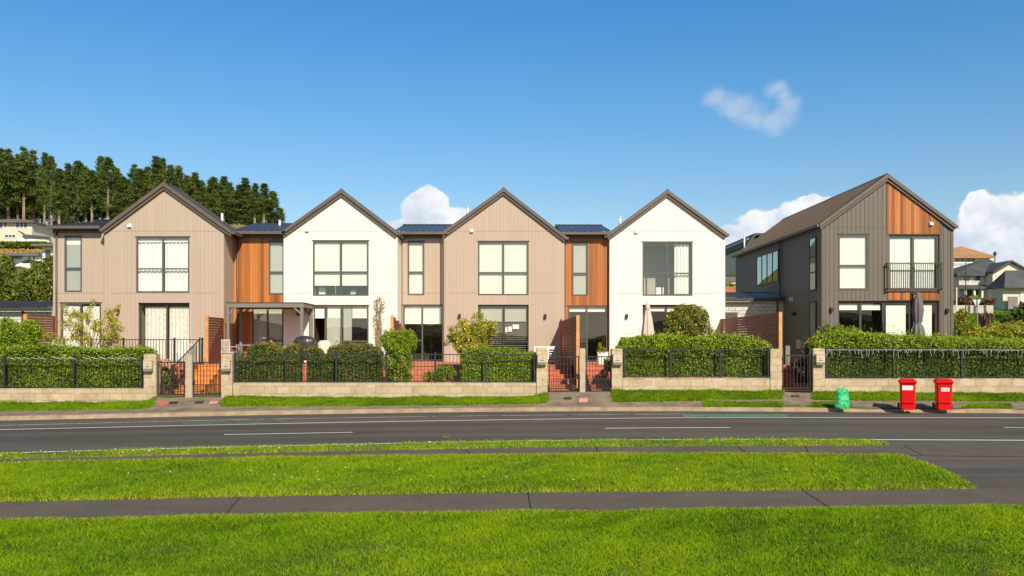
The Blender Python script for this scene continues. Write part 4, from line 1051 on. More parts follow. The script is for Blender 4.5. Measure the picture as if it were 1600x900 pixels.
def chair(label, x, y, rz, mat, grp='patio chairs'):
    g = thing('patio_chair', label, 'chair', (x,y,PZ), grp); g.rotation_euler[2] = rz; ORG[g.name] = (0,0,0)
    mb = MB(); mb.box(-.23,.23,-.22,.24,.42,.45); mb.build('seat', mat, g)
    mb = MB(); mb.box(-.22,.22,.21,.235,.88,.93)
    for i in range(7): xx = -.18+.06*i; mb.box(xx-.008,xx+.008,.213,.232,.45,.88)
    mb.build('backrest', mat, g)
    for sx in (-.21,.21):
        for sy in (-.2,.22): mb = MB(); mb.tube((sx,sy,0),(sx,sy,.42 if sy < 0 else .93),.014,seg=6); mb.build('leg', mat, g)
    for sx in (-.24,.24): mb = MB(); mb.tube((sx,-.2,.64),(sx,.22,.66),.013,seg=6); mb.tube((sx,-.2,.42),(sx,-.2,.64),.011,seg=6); mb.build('armrest', mat, g)
    return g
Yt = 30.85
person('person in a grey cap sitting on the patio edge by the pergola', (X(412,Yt),Yt,PZ-.40), R(15), skin_m, navy, denim, hat=capm)
person('dark haired person in a dark top sitting beside the grey cap', (X(425.5,Yt),Yt,PZ-.40), R(-20), skin_m, navy, denim, hairm=hairm)
chair('white slatted patio chair at the left pergola post', X(361,31.4), 31.3, R(65), chair_m)
tb_ = thing('patio_table', 'pale metal patio table under the pergola', 'table', (X(385,30.95),30.95,PZ))
x0_, x1_ = X(371,30.95), X(396,30.95); mb = MB(); mb.box(x0_,x1_,30.72,31.2,PZ+.70,PZ+.735); mb.build('table_top', galv, tb_)
for x in (x0_+.03,x1_-.03):
    for y in (30.76,31.16): mb = MB(); mb.tube((x,y,PZ),(x,y,PZ+.70),.017,seg=6); mb.build('leg', galv, tb_)
# covered barbecue
cov = M('bbq_cover', (.035,.033,.03), .35, 0, .3, 8)
Y_ = 32.2; x = X(477,Y_); g = thing('barbecue', 'barbecue under a dark glossy cover beside the pergola post', 'barbecue', (x,Y_,PZ))
rr = random.Random(4); mb = MB(); mb.lathe((x,Y_,PZ), [(.42,.12),(.44,.3),(.43,.6),(.44,.78),(.42,.90),(.34,1.0),(.2,1.06),(.03,1.08)], 36, 0, 1, .62, lambda i,k: 1+.03*math.sin(k*2.3+i)+.02*math.sin(k*5)); mb.build('cover', cov, g, smooth=True)
for sx in (-.3,.3): mb = MB(); mb.tube((x+sx,Y_-.15,PZ),(x+sx,Y_-.15,PZ+.14),.025,seg=6); mb.tube((x+sx,Y_+.15,PZ),(x+sx,Y_+.15,PZ+.14),.025,seg=6); mb.build('leg', black_p, g)
# outdoor sofa chair inside by the open door (cream cushions)
cream = M('cream_fabric', (.70,.60,.46), .9, 0, .06)
def armchair(label, px_, Y_, mat, frame):
    x = X(px_,Y_); g = thing('armchair', label, 'armchair', (x,Y_,PZ))
    mb = MB(); mb.box(x-.32,x+.32,Y_-.3,Y_+.3,PZ+.15,PZ+.38); mb.build('seat_frame', frame, g)
    mb = MB(); mb.box(x-.24,x+.24,Y_-.3,Y_+.18,PZ+.381,PZ+.5); mb.build('seat_cushion', mat, g)
    mb = MB(); mb.lathe((x,Y_+.2,PZ+.5), [(.12,-.1),(.25,0),(.27,.15),(.25,.3),(.18,.38),(.05,.4)], 20, 0, 1, .4); mb.build('back_cushion', mat, g, smooth=True)
    for s in (-1,1): mb = MB(); mb.box(x+s*.28-.05,x+s*.28+.05,Y_-.3,Y_+.3,PZ+.381,PZ+.6); mb.build('armrest', mat, g)
    for s in (-1,1):
        for q in (-1,1): mb = MB(); mb.tube((x+s*.26,Y_+q*.24,PZ),(x+s*.26,Y_+q*.24,PZ+.15),.02,seg=6); mb.build('leg', frame, g)
armchair('cream cushioned armchair in front of the open sliding door', 505, 32.4, cream, M('wicker',(.30,.22,.14),.8))
# white garden chairs on the left patio
chair('white slatted chair on the leftmost townhouse patio', X(284,32.0), 32.0, R(10), white_p)
chair('white chair behind the leftmost hedge', X(88,32.2), 32.0, R(-10), white_p)
# framed picture leaning
g = thing('cabinet', 'small cream cabinet against the beige wall beside the handrail', 'cabinet', (X(305,33.35),33.35,PZ)); x = X(305,33.35)
mb = MB(); mb.box(x-.2,x+.2,33.2,33.58,PZ,PZ+.78); mb.build('body', M('cream_paint',(.62,.55,.42),.6), g); mb = MB(); mb.box(x-.14,x+.14,33.185,33.199,PZ+.1,PZ+.68); mb.build('door', M('grey_panel',(.35,.33,.30),.5), g)
# heat pump by the beige townhouse
g = thing('outdoor_unit', 'white heat pump unit on the patio behind the middle letterbox', 'heat pump', (X(857,32.6),32.6,PZ)); Y_ = 32.6; x0_, x1_ = X(834,Y_), X(867,Y_); z1_ = Z(541,Y_)
mb = MB(); mb.box(x0_,x1_,Y_,Y_+.3,PZ+.06,z1_); mb.build('casing', white_p, g)
mb = MB()
for i in range(5): z = PZ+.12+(z1_-PZ-.2)*i/5; mb.box(x1_-.22,x1_-.03,Y_-.012,Y_-.001,z,z+.05)
mb.build('grille', black_p, g); mb = MB(); mb.tube((x0_+.3,Y_-.01,(PZ+z1_)/2),(x0_+.3,Y_-.0005,(PZ+z1_)/2),.22,seg=20); mb.build('fan_guard', blindg, g)
mb = MB(); mb.box(x0_+.05,x0_+.12,Y_+.02,Y_+.28,PZ,PZ+.059); mb.box(x1_-.12,x1_-.05,Y_+.02,Y_+.28,PZ,PZ+.059); mb.build('foot', black_p, g)
# white planter
def bush_pts(n, ells, seed=1, shell=.55):
    r = np.random.default_rng(seed); out = []; od = []
    vol = np.array([e[3]*e[4]*e[5] for e in ells])**.67; vol = vol/vol.sum(); cnt = r.multinomial(n, vol)
    for e, k in zip(ells, cnt):
        d = r.normal(size=(k,3)); d /= np.linalg.norm(d,axis=1,keepdims=True); rad = shell+(1-shell)*r.uniform(0,1,k)**.6
        bump = 1+.16*np.sin(d@np.array([7.,3,5])+seed)+.12*np.sin(d@np.array([-4.,9,6])+2*seed)
        out.append(np.array(e[:3])+d*(rad*bump)[:,None]*np.array(e[3:6])); od.append(d)
    return np.concatenate(out), np.concatenate(od)
def pbush(n, specs, Y, seed, shell=.5):
    """ellipsoids in pixels (px,py,rx,ry) at depth Y"""
    return bush_pts(n, [(X(s[0],Y),Y+(s[4] if len(s)>4 else 0),Z(s[1],Y),s[2]/F*Y,max(.25,s[2]/F*Y*.8),s[3]/F*Y) for s in specs], seed, shell)
Y_ = 31.2; x0_, x1_ = X(933.5,Y_), X(949.5,Y_); g = thing('planter', 'white planter box with spiky plants behind the middle gates', 'planter', ((x0_+x1_)/2,Y_,PZ))
mb = MB(); zt_ = Z(551,Y_); mb.box(x0_,x1_,Y_-.15,Y_+.15,PZ,zt_); mb.box(x0_-.012,x1_+.012,Y_-.165,Y_+.165,zt_+.001,zt_+.03); mb.build('box', white_p, g)
p, d_ = pbush(500, [(941,547,8,5),(937,541,3,6)], Y_, 4); leaves('foliage', p, .07, LG, g, outd=d_)
mb = MB()
for i in range(7): x = (x0_+x1_)/2+random.uniform(-.15,.2); mb.tube((x,Y_,zt_),(x+random.uniform(-.12,.2),Y_,zt_+random.uniform(.2,.55)),.008,.004,4)
mb.build('stems', M('red_stem',(.35,.10,.05),.7), g)

# ------------------------------------------------------------------ parasols
def parasol(label, px_, Y_, ytop, ybot, wtop, wbot, mat, polem, tie=None, cant=None):
    x = X(px_,Y_); zt_, zb_ = Z(ytop,Y_), Z(ybot,Y_); g = thing('parasol', label, 'parasol', (x,Y_,PZ), 'closed parasols')
    n = 40; H_ = zt_-zb_; rows = []
    mb = MB()
    prof = [(0,wbot),(.08,wbot*1.0),(.3,wbot*.78),(.55,wbot*.6),(.8,wtop*1.05),(.88,wtop*.95)] if tie is None else [(0,wbot),(.08,wbot*1.08),(.2,wbot*.88),(tie-.02,wbot*.62),(tie,wbot*.50),(tie+.04,wbot*.60),(.6,wbot*.85),(.8,wbot*.66),(.97,wtop*.7)]
    pr = [(w, z*H_) for z, w in prof]+[(wtop*.12 if tie is None else .03, H_*.9 if tie is None else H_)]
    mb.lathe((x,Y_,zb_), pr, n, 0, 1, 1, lambda i,k: 1+(.17 if i<len(pr)-2 else .05)*math.cos(k*math.pi*2/n*8+i*.25)+.04*math.sin(k*1.7+i*2))
    mb.build('canopy', mat, g, smooth=True)
    if tie is None:
        mb = MB(); mb.lathe((x,Y_,zt_-.34), [(wtop*1.18,0),(wtop*1.0,.14),(wtop*.55,.26),(.02,.3)], 16, 0, 1, 1, lambda i,k: 1+.06*math.cos(k*math.pi)); mb.build('top_flap', mat, g, smooth=True)
        mb = MB(); mb.ball((x,Y_,zt_-.03), .035, seg=8, rings=6); mb.build('finial', white_p, g, smooth=True)
    else:
        mb = MB(); mb.lathe((x,Y_,zb_+tie*H_-.02), [(wbot*.56,0),(wbot*.56,.05)], 20); mb.build('tie_strap', mat, g)
    mb = MB(); mb.tube((x,Y_,PZ+.04),(x,Y_,zt_-.06),.028,seg=10); mb.build('pole', polem, g)
    mb = MB(); mb.lathe((x,Y_,PZ), [(.28,0),(.28,.05),(.05,.08)], 20); mb.build('base', black_p, g)
    if cant: mb = MB(); x2 = X(cant,Y_+.15); mb.box(x2-.05,x2+.05,Y_+.2,Y_+.3,PZ+.05,zt_-.02); mb.tube((x2,Y_+.2,zt_-.1),(x,Y_,zt_-.05),.03,seg=6); mb.box(x2-.3,x2+.3,Y_+.05,Y_+.45,PZ,PZ+.05); mb.build('side_mast', polem, g)
parasol('closed pale pink parasol in front of the white townhouse', 1012, 32.9, 471, 528, .085, .25, M('pink_canvas',(.66,.48,.41),.85,0,.06,3), white_p)
parasol('closed grey cantilever parasol in front of the charcoal house', 1434, 32.6, 456, 527, .07, .235, M('grey_canvas',(.14,.125,.13),.75,0,.12,3), black_p, tie=.3, cant=1426.5)

# ------------------------------------------------------------------ hedges, shrubs, trees
def hedge(name, label, x0, x1, ytop, ybot, Y, depth, n, mat, size, seed, topvar=.06, cat='hedge', holes=None, core=True, tmod=0, bulge=0, low=0):
    """ytop: list of (px,py); rough box of leaves"""
    r = np.random.default_rng(seed); n = int(n*1.9); size *= 1.12
    a, c = X(x0,Y), X(x1,Y); zb = Z(ybot,Y)
    g = thing(name, label, cat, ((a+c)/2,Y+depth/2,zb), None)
    nf = int(n*.62); nt = int(n*.28); ns = n-nf-nt
    px = CX+np.concatenate([r.uniform(a,c,nf), r.uniform(a,c,nt), r.choice([a,c],ns)+r.normal(0,.05,ns)])/Y*F
    zt = Z(0,Y)-0+0*px; zt = H-(np.interp(px,[q[0] for q in ytop],[q[1] for q in ytop])-CY)/F*Y
    x = (px-CX)/F*Y
    u = r.uniform(0,1,n); z = zb+(zt-zb)*u; y = Y+np.abs(r.normal(0,.10,n)); od = np.zeros((n,3)); od[:nf,1] = -1
    z[nf:nf+nt] = zt[nf:nf+nt]+r.normal(0,.045,nt)+.09*(fb(np.stack([x,y*0,z*0],1)[nf:nf+nt]*3,1.5,seed)-.4); y[nf:nf+nt] = r.uniform(Y,Y+depth,nt); od[nf:nf+nt,2] = 1
    y[nf+nt:] = r.uniform(Y,Y+depth,ns)
    P = np.stack([x,y,z],1)
    b = fb(P, 3.0, seed+1); P[:,1] -= (b-.5)*.12*(od[:,1] < 0)
    wsp = r.uniform(size=n) < .05; P[wsp,2] += np.abs(r.normal(0,topvar,wsp.sum()))*(P[wsp,2] > zt[wsp]-.25)
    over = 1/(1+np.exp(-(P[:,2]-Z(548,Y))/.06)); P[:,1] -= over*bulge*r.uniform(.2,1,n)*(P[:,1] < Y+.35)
    tmod = tmod-low*(1-over)+bulge*.35*over  # low puts shade under the overhanging top into leaf tone; photinia: less red
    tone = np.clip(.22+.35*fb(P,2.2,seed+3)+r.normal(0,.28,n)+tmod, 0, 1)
    if holes is not None: k = holes((P[:,0]/P[:,1]*F+CX), CY-(P[:,2]-H)/P[:,1]*F); P, od, tone = P[~k], od[~k], tone[~k]
    leaves('foliage', P, size, mat, g, up=.2, outd=od, tone=tone)
    mb = MB(); rr_ = random.Random(seed); x = a+.1
    while x < c-.05:
        p = Vector((x,Y+depth*.4,zb-.02)); top = interp(ytop, CX+x/Y*F); h_ = (Z(top,Y)-zb)
        for s in range(3):
            q = p+Vector((rr_.uniform(-.12,.12),rr_.uniform(-.08,.08),h_*.28)); mb.tube(p,q,.014-.003*s,.011-.003*s,5,cap=False); p = q
        x += rr_.uniform(.2,.4)
    mb.build('stems', bark, g)
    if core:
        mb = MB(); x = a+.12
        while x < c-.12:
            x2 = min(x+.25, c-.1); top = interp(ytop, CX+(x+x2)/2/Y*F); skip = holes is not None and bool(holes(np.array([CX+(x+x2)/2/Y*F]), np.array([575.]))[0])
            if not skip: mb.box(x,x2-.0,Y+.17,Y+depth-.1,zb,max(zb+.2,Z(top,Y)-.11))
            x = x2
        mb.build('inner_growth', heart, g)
    return g
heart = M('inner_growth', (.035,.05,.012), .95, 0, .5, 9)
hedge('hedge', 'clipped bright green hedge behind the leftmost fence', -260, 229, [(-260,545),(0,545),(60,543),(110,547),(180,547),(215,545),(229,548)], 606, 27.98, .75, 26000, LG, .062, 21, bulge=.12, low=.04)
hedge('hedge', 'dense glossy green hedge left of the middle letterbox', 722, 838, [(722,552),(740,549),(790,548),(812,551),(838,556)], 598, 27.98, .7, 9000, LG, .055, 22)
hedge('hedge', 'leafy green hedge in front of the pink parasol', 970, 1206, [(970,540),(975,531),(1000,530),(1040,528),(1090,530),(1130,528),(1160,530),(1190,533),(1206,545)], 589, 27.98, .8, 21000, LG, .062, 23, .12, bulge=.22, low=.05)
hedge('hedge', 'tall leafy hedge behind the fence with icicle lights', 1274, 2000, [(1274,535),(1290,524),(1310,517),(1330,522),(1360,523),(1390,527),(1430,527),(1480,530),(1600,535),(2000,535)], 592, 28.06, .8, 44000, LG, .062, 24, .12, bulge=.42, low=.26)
hedge('hedge', 'reddish photinia hedge behind the long middle fence', 368, 592, [(368,566),(380,553),(396,541),(420,540),(442,548),(448,541),(463,540),(470,570),(476,548),(486,542),(500,549),(505,566),(513,545),(530,542),(560,541),(578,543),(592,548)], 598, 28.0, .7, 24000, LR, .05, 25, .1,
      low=.14, holes=lambda px,py: ((px > 466) & (px < 479) & (py > 550)) | ((px > 381) & (px < 386) & (py < 562)))
def shrub(name, label, specs, Y, n, mat, size, seed, base_y, cat='shrub', shell=.5, stemn=7, stemm=None, group=None, tmod=0):
    cx = np.mean([s[0] for s in specs]); g = thing(name, label, cat, (X(cx,Y),Y,Z(base_y,Y)), group)
    n = int(n*1.8); size *= 1.15; p, d_ = pbush(n, specs, Y, seed, shell); r = np.random.default_rng(seed)
    p = p[p[:,2] > Z(base_y,Y)]; d_ = d_[:len(p)]
    tone = np.clip(.3+.35*fb(p,2.5,seed)+r.normal(0,.2,len(p))+tmod,0,1)
    leaves('foliage', p, size, mat, g, up=.25, outd=None, tone=tone)
    mb = MB(); rr_ = random.Random(seed)
    for i in range(stemn):
        s = specs[i%len(specs)]; b0 = Vector((X(cx,Y)+rr_.uniform(-.12,.12),Y+rr_.uniform(-.08,.08),Z(base_y,Y)-.03)); t0 = Vector((X(s[0],Y)+rr_.uniform(-.5,.5)*s[2]/F*Y,Y,Z(s[1],Y)+rr_.uniform(0,.7)*s[3]/F*Y))
        m1 = b0.lerp(t0,.5)+Vector((rr_.uniform(-.08,.08),0,.05)); mb.tube(b0,m1,.018,.013,5,cap=False); mb.tube(m1,t0,.013,.005,5,cap=False)
    mb.build('stems', stemm or bark, g); return g
shrub('shrub', 'rounded bright green shrub above the leftmost hedge', [(28,528,34,26),(12,520,22,20),(48,522,16,20),(0,532,28,20),(45,508,10,10),(10,505,6,10)], 29.0, 7500, LG, .065, 31, 568)
shrub('shrub', 'tall pear shaped bright green shrub in the middle garden', [(623,540,25,25),(608,532,13,17),(638,533,13,17),(622,570,22,28),(625,590,18,14)], 28.55, 10000, LG, .055, 32, 600, tmod=.05)
shrub('shrub', 'small green shrub behind the long middle fence', [(695,583,17,13),(683,588,10,9)], 28.5, 1800, LG, .05, 33, 600)
shrub('shrub', 'low yellow green shrub beside the tall bright shrub', [(669,589,9,9)], 28.5, 450, LY, .05, 34, 600)
shrub('shrub', 'yellow leaved shrub at the right end above the hedge', [(1515,530,26,22),(1503,505,12,20),(1503,492,7,10),(1560,528,38,22),(1600,530,40,24),(1640,526,40,26),(1578,520,24,14)], 29.6, 15000, LY, .065, 35, 568, tmod=-.12)
shrub('shrub', 'spiky leafy shoots at the corner of the charcoal house hedge', [(1292,512,4,8),(1310,516,12,9),(1330,518,8,9)], 28.5, 700, LG, .06, 36, 560)
shrub('rose_bush', 'rose bush with pink blossoms behind the first gate', [(262,578,14,16),(258,598,10,12)], 28.9, 900, LG, .06, 37, 616, cat='rose bush', tmod=-.1)
g = [o for o in col.objects if o.name.startswith('rose_bush')][0]
p, d_ = pbush(800, [(255,569,12,7),(268,572,8,5),(250,582,6,8)], 28.75, 38, .8); leaves('blossom', p, .075, PINK, g, aspect=.9)
shrub('shrub', 'dark red leaved shrub behind the charcoal house gate', [(1254,580,14,16),(1256,598,12,12),(1250,566,10,7)], 28.9, 1600, LX, .055, 39, 616)
shrub('shrub', 'grassy green tuft beside the middle gates', [(949,570,6,12)], 28.6, 350, LG, .06, 41, 600)
shrub('shrub', 'small purple flowering plant at the foot of the rose bush', [(249,609,4,6)], 28.3, 120, leafmat('purple_petal',[(0,(.20,.10,.45)),(1,(.45,.3,.7))]), .05, 42, 620)
shrub('shrub', 'slim bare twiggy shrub against the white townhouse', [(592,478,10,16),(590,505,9,24),(592,530,8,18)], 30.8, 1100, LB, .045, 43, 566, stemn=26, stemm=M('pale_twigs',(.40,.30,.20),.8))
def small_tree(label, base, tips, Y, mat, n, size, seed, name='tree', trunk_r=.035, cl=7, fruit=None, tmod=0, spread=.3):
    r = np.random.default_rng(seed); rr_ = random.Random(seed)
    n = int(n*1.9); size *= 1.2; b0 = Vector((X(base[0],Y),Y,Z(base[1],Y))); g = thing(name, label, 'tree', tuple(b0)); mb = MB(); P = []
    for (tx, ty) in tips:
        e = Vector((X(tx,Y),Y+rr_.uniform(-spread,spread),Z(ty,Y))); p = b0+Vector((rr_.uniform(-.03,.03),0,0)); k = 5
        mids = [b0.lerp(e,(i+1)/k)+Vector((rr_.uniform(-.05,.05),rr_.uniform(-.05,.05),.05*math.sin((i+1)/k*3.1)))*(1 if i < k-1 else 0) for i in range(k)]
        # limbs leave a common trunk low down
        mids[0] = b0+(mids[0]-b0)*.6+Vector((0,0,.06))
        rad = trunk_r
        for q in mids: mb.tube(p,q,rad,rad*.72,6,cap=False); p = q; rad *= .72
        for j in range(cl):
            c = mids[-1].lerp(mids[-2],rr_.uniform(0,1.3))+Vector((rr_.gauss(0,.13),rr_.gauss(0,.13),rr_.gauss(0,.12))); mb.tube(mids[-2],c,.006,.003,4,cap=False)
            kx = max(3,int(n/len(tips)/cl)); P.append(np.array(c)+r.normal(0,.065,(kx,3)))
    mb.build('trunk', bark, g); P = np.concatenate(P); tone = np.clip(.35+.3*fb(P,2.5,seed)+r.normal(0,.24,len(P))+tmod,0,1)
    leaves('crown', P, size, mat, g, up=.15, tone=tone)
    if fruit:
        for i in range(fruit[0]): q = P[rr_.randrange(len(P))]; m_ = MB(); m_.ball(tuple(q+np.array([0,-.05,-.04])), .035, 1,1,1.15, 8, 6); m_.build('fruit', fruit[1], g, smooth=True)
    return g
lemon = M('lemon_skin', (.80,.50,.03), .45); orange_f = M('orange_skin', (.80,.30,.02), .45)
small_tree('small lemon tree with yellow fruit before the beige townhouse', (735,582), [(703,515),(712,523),(722,510),(726,500),(738,492),(745,500),(748,510),(762,500),(757,518),(770,508),(716,540),(735,520),(745,532),(756,540),(728,535),(740,548),(766,524),(708,532)], 29.6, LY, 4200, .062, 51, fruit=(26,lemon), tmod=-.12)
small_tree('sparse young tree with yellowing leaves above the leftmost hedge', (140,575), [(92,478),(112,485),(122,500),(108,505),(88,520),(82,530),(128,488),(135,478),(140,500),(150,490),(158,505),(172,480),(181,475),(178,495),(185,505),(195,503),(165,515),(150,525),(180,525),(120,520),(134,515),(190,520),(168,538),(185,540)], 29.3, LY, 2600, .062, 52, cl=4, tmod=-.06, trunk_r=.025)
shrub('tree', 'round leafy orange tree before the white townhouse', [(1072,512,26,26),(1058,500,18,18),(1088,503,20,18),(1066,488,14,12),(1095,492,12,12),(1103,520,13,14),(1052,517,14,16),(1082,484,12,8)], 29.8, 7500, LD, .065, 53, 575, cat='tree', tmod=.28)
g = [o for o in col.objects if o.name.startswith('tree') and o.parent is None][-1]
for (a_, b_) in ((1042,494),(1060,520),(1087,508),(1092,525),(1064,528),(1116,516)): m_ = MB(); m_.ball((X(a_,29.3),29.25,Z(b_,29.3)), .04, seg=8, rings=6); m_.build('fruit', orange_f, g, smooth=True)

# ------------------------------------------------------------------ kerbside: bins, bag, covers
def kerbz(px_, y): 
    k = kerb_pt(px_); t_ = max(0,(y-(k[1]+.16))/(YW-k[1]-.16)); return berm(px_, t_)[2]
binred = M('bin_red', (.66,.004,.004), .42, 0, .03, 2, spec=.35); 
def rcube(mb, x0,x1,y0,y1,z0,z1,tx,ty,mi=0):
    """tapered box: bottom shrunk by tx,ty, corners chamfered"""
    def ring(a,b,c,d,z,ch=.04): return [(a+ch,c,z),(b-ch,c,z),(b,c+ch,z),(b,d-ch,z),(b-ch,d,z),(a+ch,d,z),(a,d-ch,z),(a,c+ch,z)]
    v = ring(x0+tx,x1-tx,y0+ty,y1-ty,z0)+ring(x0,x1,y0,y1,z1); mb.add(v, [tuple(range(7,-1,-1)),tuple(range(8,16))]+[(i,(i+1)%8,(i+1)%8+8,i+8) for i in range(8)], mi)
def bin_(label, px_, Y_, rz, lab):
    x = X(px_,Y_); z = kerbz(px_,Y_)+.0; g = thing('wheelie_bin', label, 'wheelie bin', (x,Y_,z), 'red wheelie bins'); g.rotation_euler[2] = rz; ORG[g.name] = (0,0,0)
    mb = MB(); rcube(mb,-.212,.212,-.24,.24,.02,.80,.018,.05); rcube(mb,-.228,.228,-.255,.255,.78,.82,0,0); mb.box(-.16,.16,-.252+.014,-.2,.22,.225); rcube(mb,-.15,.15,-.218,-.10,.005,.05,.01,0); mb.build('body', binred, g)
    mb = MB(); rcube(mb,-.255,.255,-.29,.27,.822,.852,0,0); 
    v = []; 
    rcube(mb,-.25,.25,-.28,.26,.852,.853,0,0)
    a = [(-.25,-.28,.853),(.25,-.28,.853),(.25,.26,.853),(-.25,.26,.853),(-.17,-.19,.925),(.17,-.19,.925),(.17,.22,.925),(-.17,.22,.925)]; mb.add(a,[(0,1,5,4),(1,2,6,5),(2,3,7,6),(3,0,4,7),(4,5,6,7)])
    lid = mb.build('lid', binred, g)
    mb = MB(); mb.tube((-.20,.31,.90),(.20,.31,.90),.016,seg=8); 
    for s in (-.19,.19): mb.tube((s,.25,.86),(s,.31,.90),.016,seg=6)
    mb.build('handle', binred, g)
    for s in (-1,1):
        mb = MB(); mb.tube((s*.21,.20,.10),(s*.26,.20,.10),.10,seg=20); w = mb.build('wheel', black_p, g, smooth=False); mb = MB(); mb.tube((s*.261,.20,.10),(s*.266,.20,.10),.05,seg=14); mb.build('hub', M('wheel_hub',(.06,.06,.06),.5), w)
    mb = MB(); mb.tube((-.25,.20,.10),(.25,.20,.10),.014,seg=6); mb.build('axle', black_p, g)
    a_, b_, c_, d_ = lab; 
    mb = MB(); y = -.243
    def yy(zz): return -.246+.05*(1-(zz-.02)/.78)
    mb.quad((a_,yy(c_),c_),(b_,yy(c_),c_),(b_,yy(d_),d_),(a_,yy(d_),d_)); l_ = mb.build('sticker', M('sticker_white',(.82,.80,.80),.5), g)
    mb = MB()
    for i in range(2): z_ = c_+(d_-c_)*(.35+.28*i); mb.box(a_+.03,b_-.04,yy(z_)-.003,yy(z_)-.001,z_-.006,z_+.006)
    mb.build('print', M('sticker_print',(.45,.25,.25),.5) if a_ > -.12 else M('sticker_grey',(.6,.6,.62),.5), l_)
    return g
bin_('red wheelie bin with a wide white sticker nearer the green bag', 1418, 24.95, R(-24), (-.15,.14,.60,.73))
bin_('red wheelie bin with a small white and red sticker, right of the other', 1474, 24.95, R(-20), (-.09,.13,.56,.67))
# green rubbish bag
m, t, b = newmat('green_bag'); pos = geo_pos(t); n_ = t.noise(9, 5, .65, pos)
t.l(t.mix(t.sstep(n_,.42,.6),(.01,.50,.16),(.22,.80,.42)), b.inputs['Base Color']); b.inputs['Roughness'].default_value = .22
tr = t.n('ShaderNodeBsdfTranslucent'); tr.inputs[0].default_value = (.05,.8,.3,1); mx = t.n('ShaderNodeMixShader'); mx.inputs[0].default_value = .3
t.l(b.outputs[0], mx.inputs[1]); t.l(tr.outputs[0], mx.inputs[2]); t.l(mx.outputs[0], m.node_tree.nodes['Material Output'].inputs[0])
Y_ = 25.3; x = X(1316,Y_); z = kerbz(1316,Y_); g = thing('rubbish_bag', 'bright green plastic rubbish bag standing on the kerb grass', 'rubbish bag', (x,Y_,z))
rr = random.Random(2); wv = [[rr.uniform(-.055,.055) for k in range(28)] for i in range(14)]
mb = MB(); mb.lathe((x,Y_,z), [(.10,0),(.19,.01),(.215,.06),(.212,.14),(.205,.22),(.205,.30),(.20,.38),(.195,.45),(.185,.52),(.165,.57),(.12,.61),(.07,.60),(.02,.58)], 28, 0, 1, .9, lambda i,k: 1+wv[i][k])
mb.build('bag', m, g, smooth=False)
mb = MB()
for s in (-1,1): mb.prism([(x+s*.03,z+.60),(x+s*.10,z+.59),(x+s*.12,z+.645),(x+s*.07,z+.65)], Y_-.02, Y_+.02)
mb.build('tied_ends', m, g)
redp = M('red_cover', (.70,.10,.09), .6); pinkp = M('pink_cover', (.72,.30,.24), .6); blkp = M('black_cover', (.03,.028,.028), .6); oran = M('orange_lid', (.75,.22,.06), .6)
def cover(label, x0, x1, t0, t1, mat, sl, rim=True):
    c0 = berm((x0+x1)/2,(t0+t1)/2); g = thing('utility_cover', label, 'utility cover', c0, 'utility covers set in the paths')
    mb = MB(); q = [berm(x0-.0+sl*t0,t0,.012),berm(x1+sl*t0,t0,.012),berm(x1+sl*t1,t1,.012),berm(x0+sl*t1,t1,.012)]
    up = [(a,b_,c+.006) for a,b_,c in q]; mb.add(q+up,[(4,5,6,7),(0,1,5,4),(1,2,6,5),(2,3,7,6),(3,0,4,7)]); mb.build('plate', mat, g)
    mb = MB(); cc = Vector(((q[0][0]+q[2][0])/2,(q[0][1]+q[2][1])/2,(q[0][2]+q[2][2])/2+.0075)); mb.box(cc.x-.04,cc.x+.04,cc.y-.012,cc.y+.012,cc.z,cc.z+.004); mb.build('lift_slot', blkp if mat is not blkp else conc2, g)
cover('red utility cover on the path at the first gate', 239, 254, .50, .70, redp, 14); cover('black utility cover next to the red one by the first gate', 256, 269, .52, .70, blkp, 14)
cover('black utility cover in front of the orange steps gate', 295, 308, .52, .70, blkp, 16); cover('faded pink utility cover at the right edge of the left path', 317, 329, .52, .70, pinkp, 18)
cover('black utility cover in front of the middle left gate', 881, 893, .46, .62, blkp, 0); cover('pink utility cover below the middle thin pillar', 905, 918, .30, .52, pinkp, 0)
cover('black utility cover in front of the charcoal house gate', 1236, 1249, .66, .78, blkp, 0)
cover('orange utility lid in the grass by the middle gates', 841, 853, .40, .55, oran, 0); cover('thin orange lid in the grass behind the red bins', 1426, 1440, .66, .70, oran, 0)
# dry leaf on the road
a_ = ground_pt(697,684); mb = MB(); mb.prismz([(a_[0]-.08,a_[1]-.04),(a_[0]+.05,a_[1]-.06),(a_[0]+.1,a_[1]+.02),(a_[0],a_[1]+.07),(a_[0]-.1,a_[1]+.04)], gz(a_[0])+.006, gz(a_[0])+.035)
tag(mb.build('dead_leaf', M('dead_leaf_brown',(.22,.08,.03),.8), None, (a_[0],a_[1],gz(a_[0])+.006)), 'brown dead leaf clump lying on the road near the white line', 'leaf')

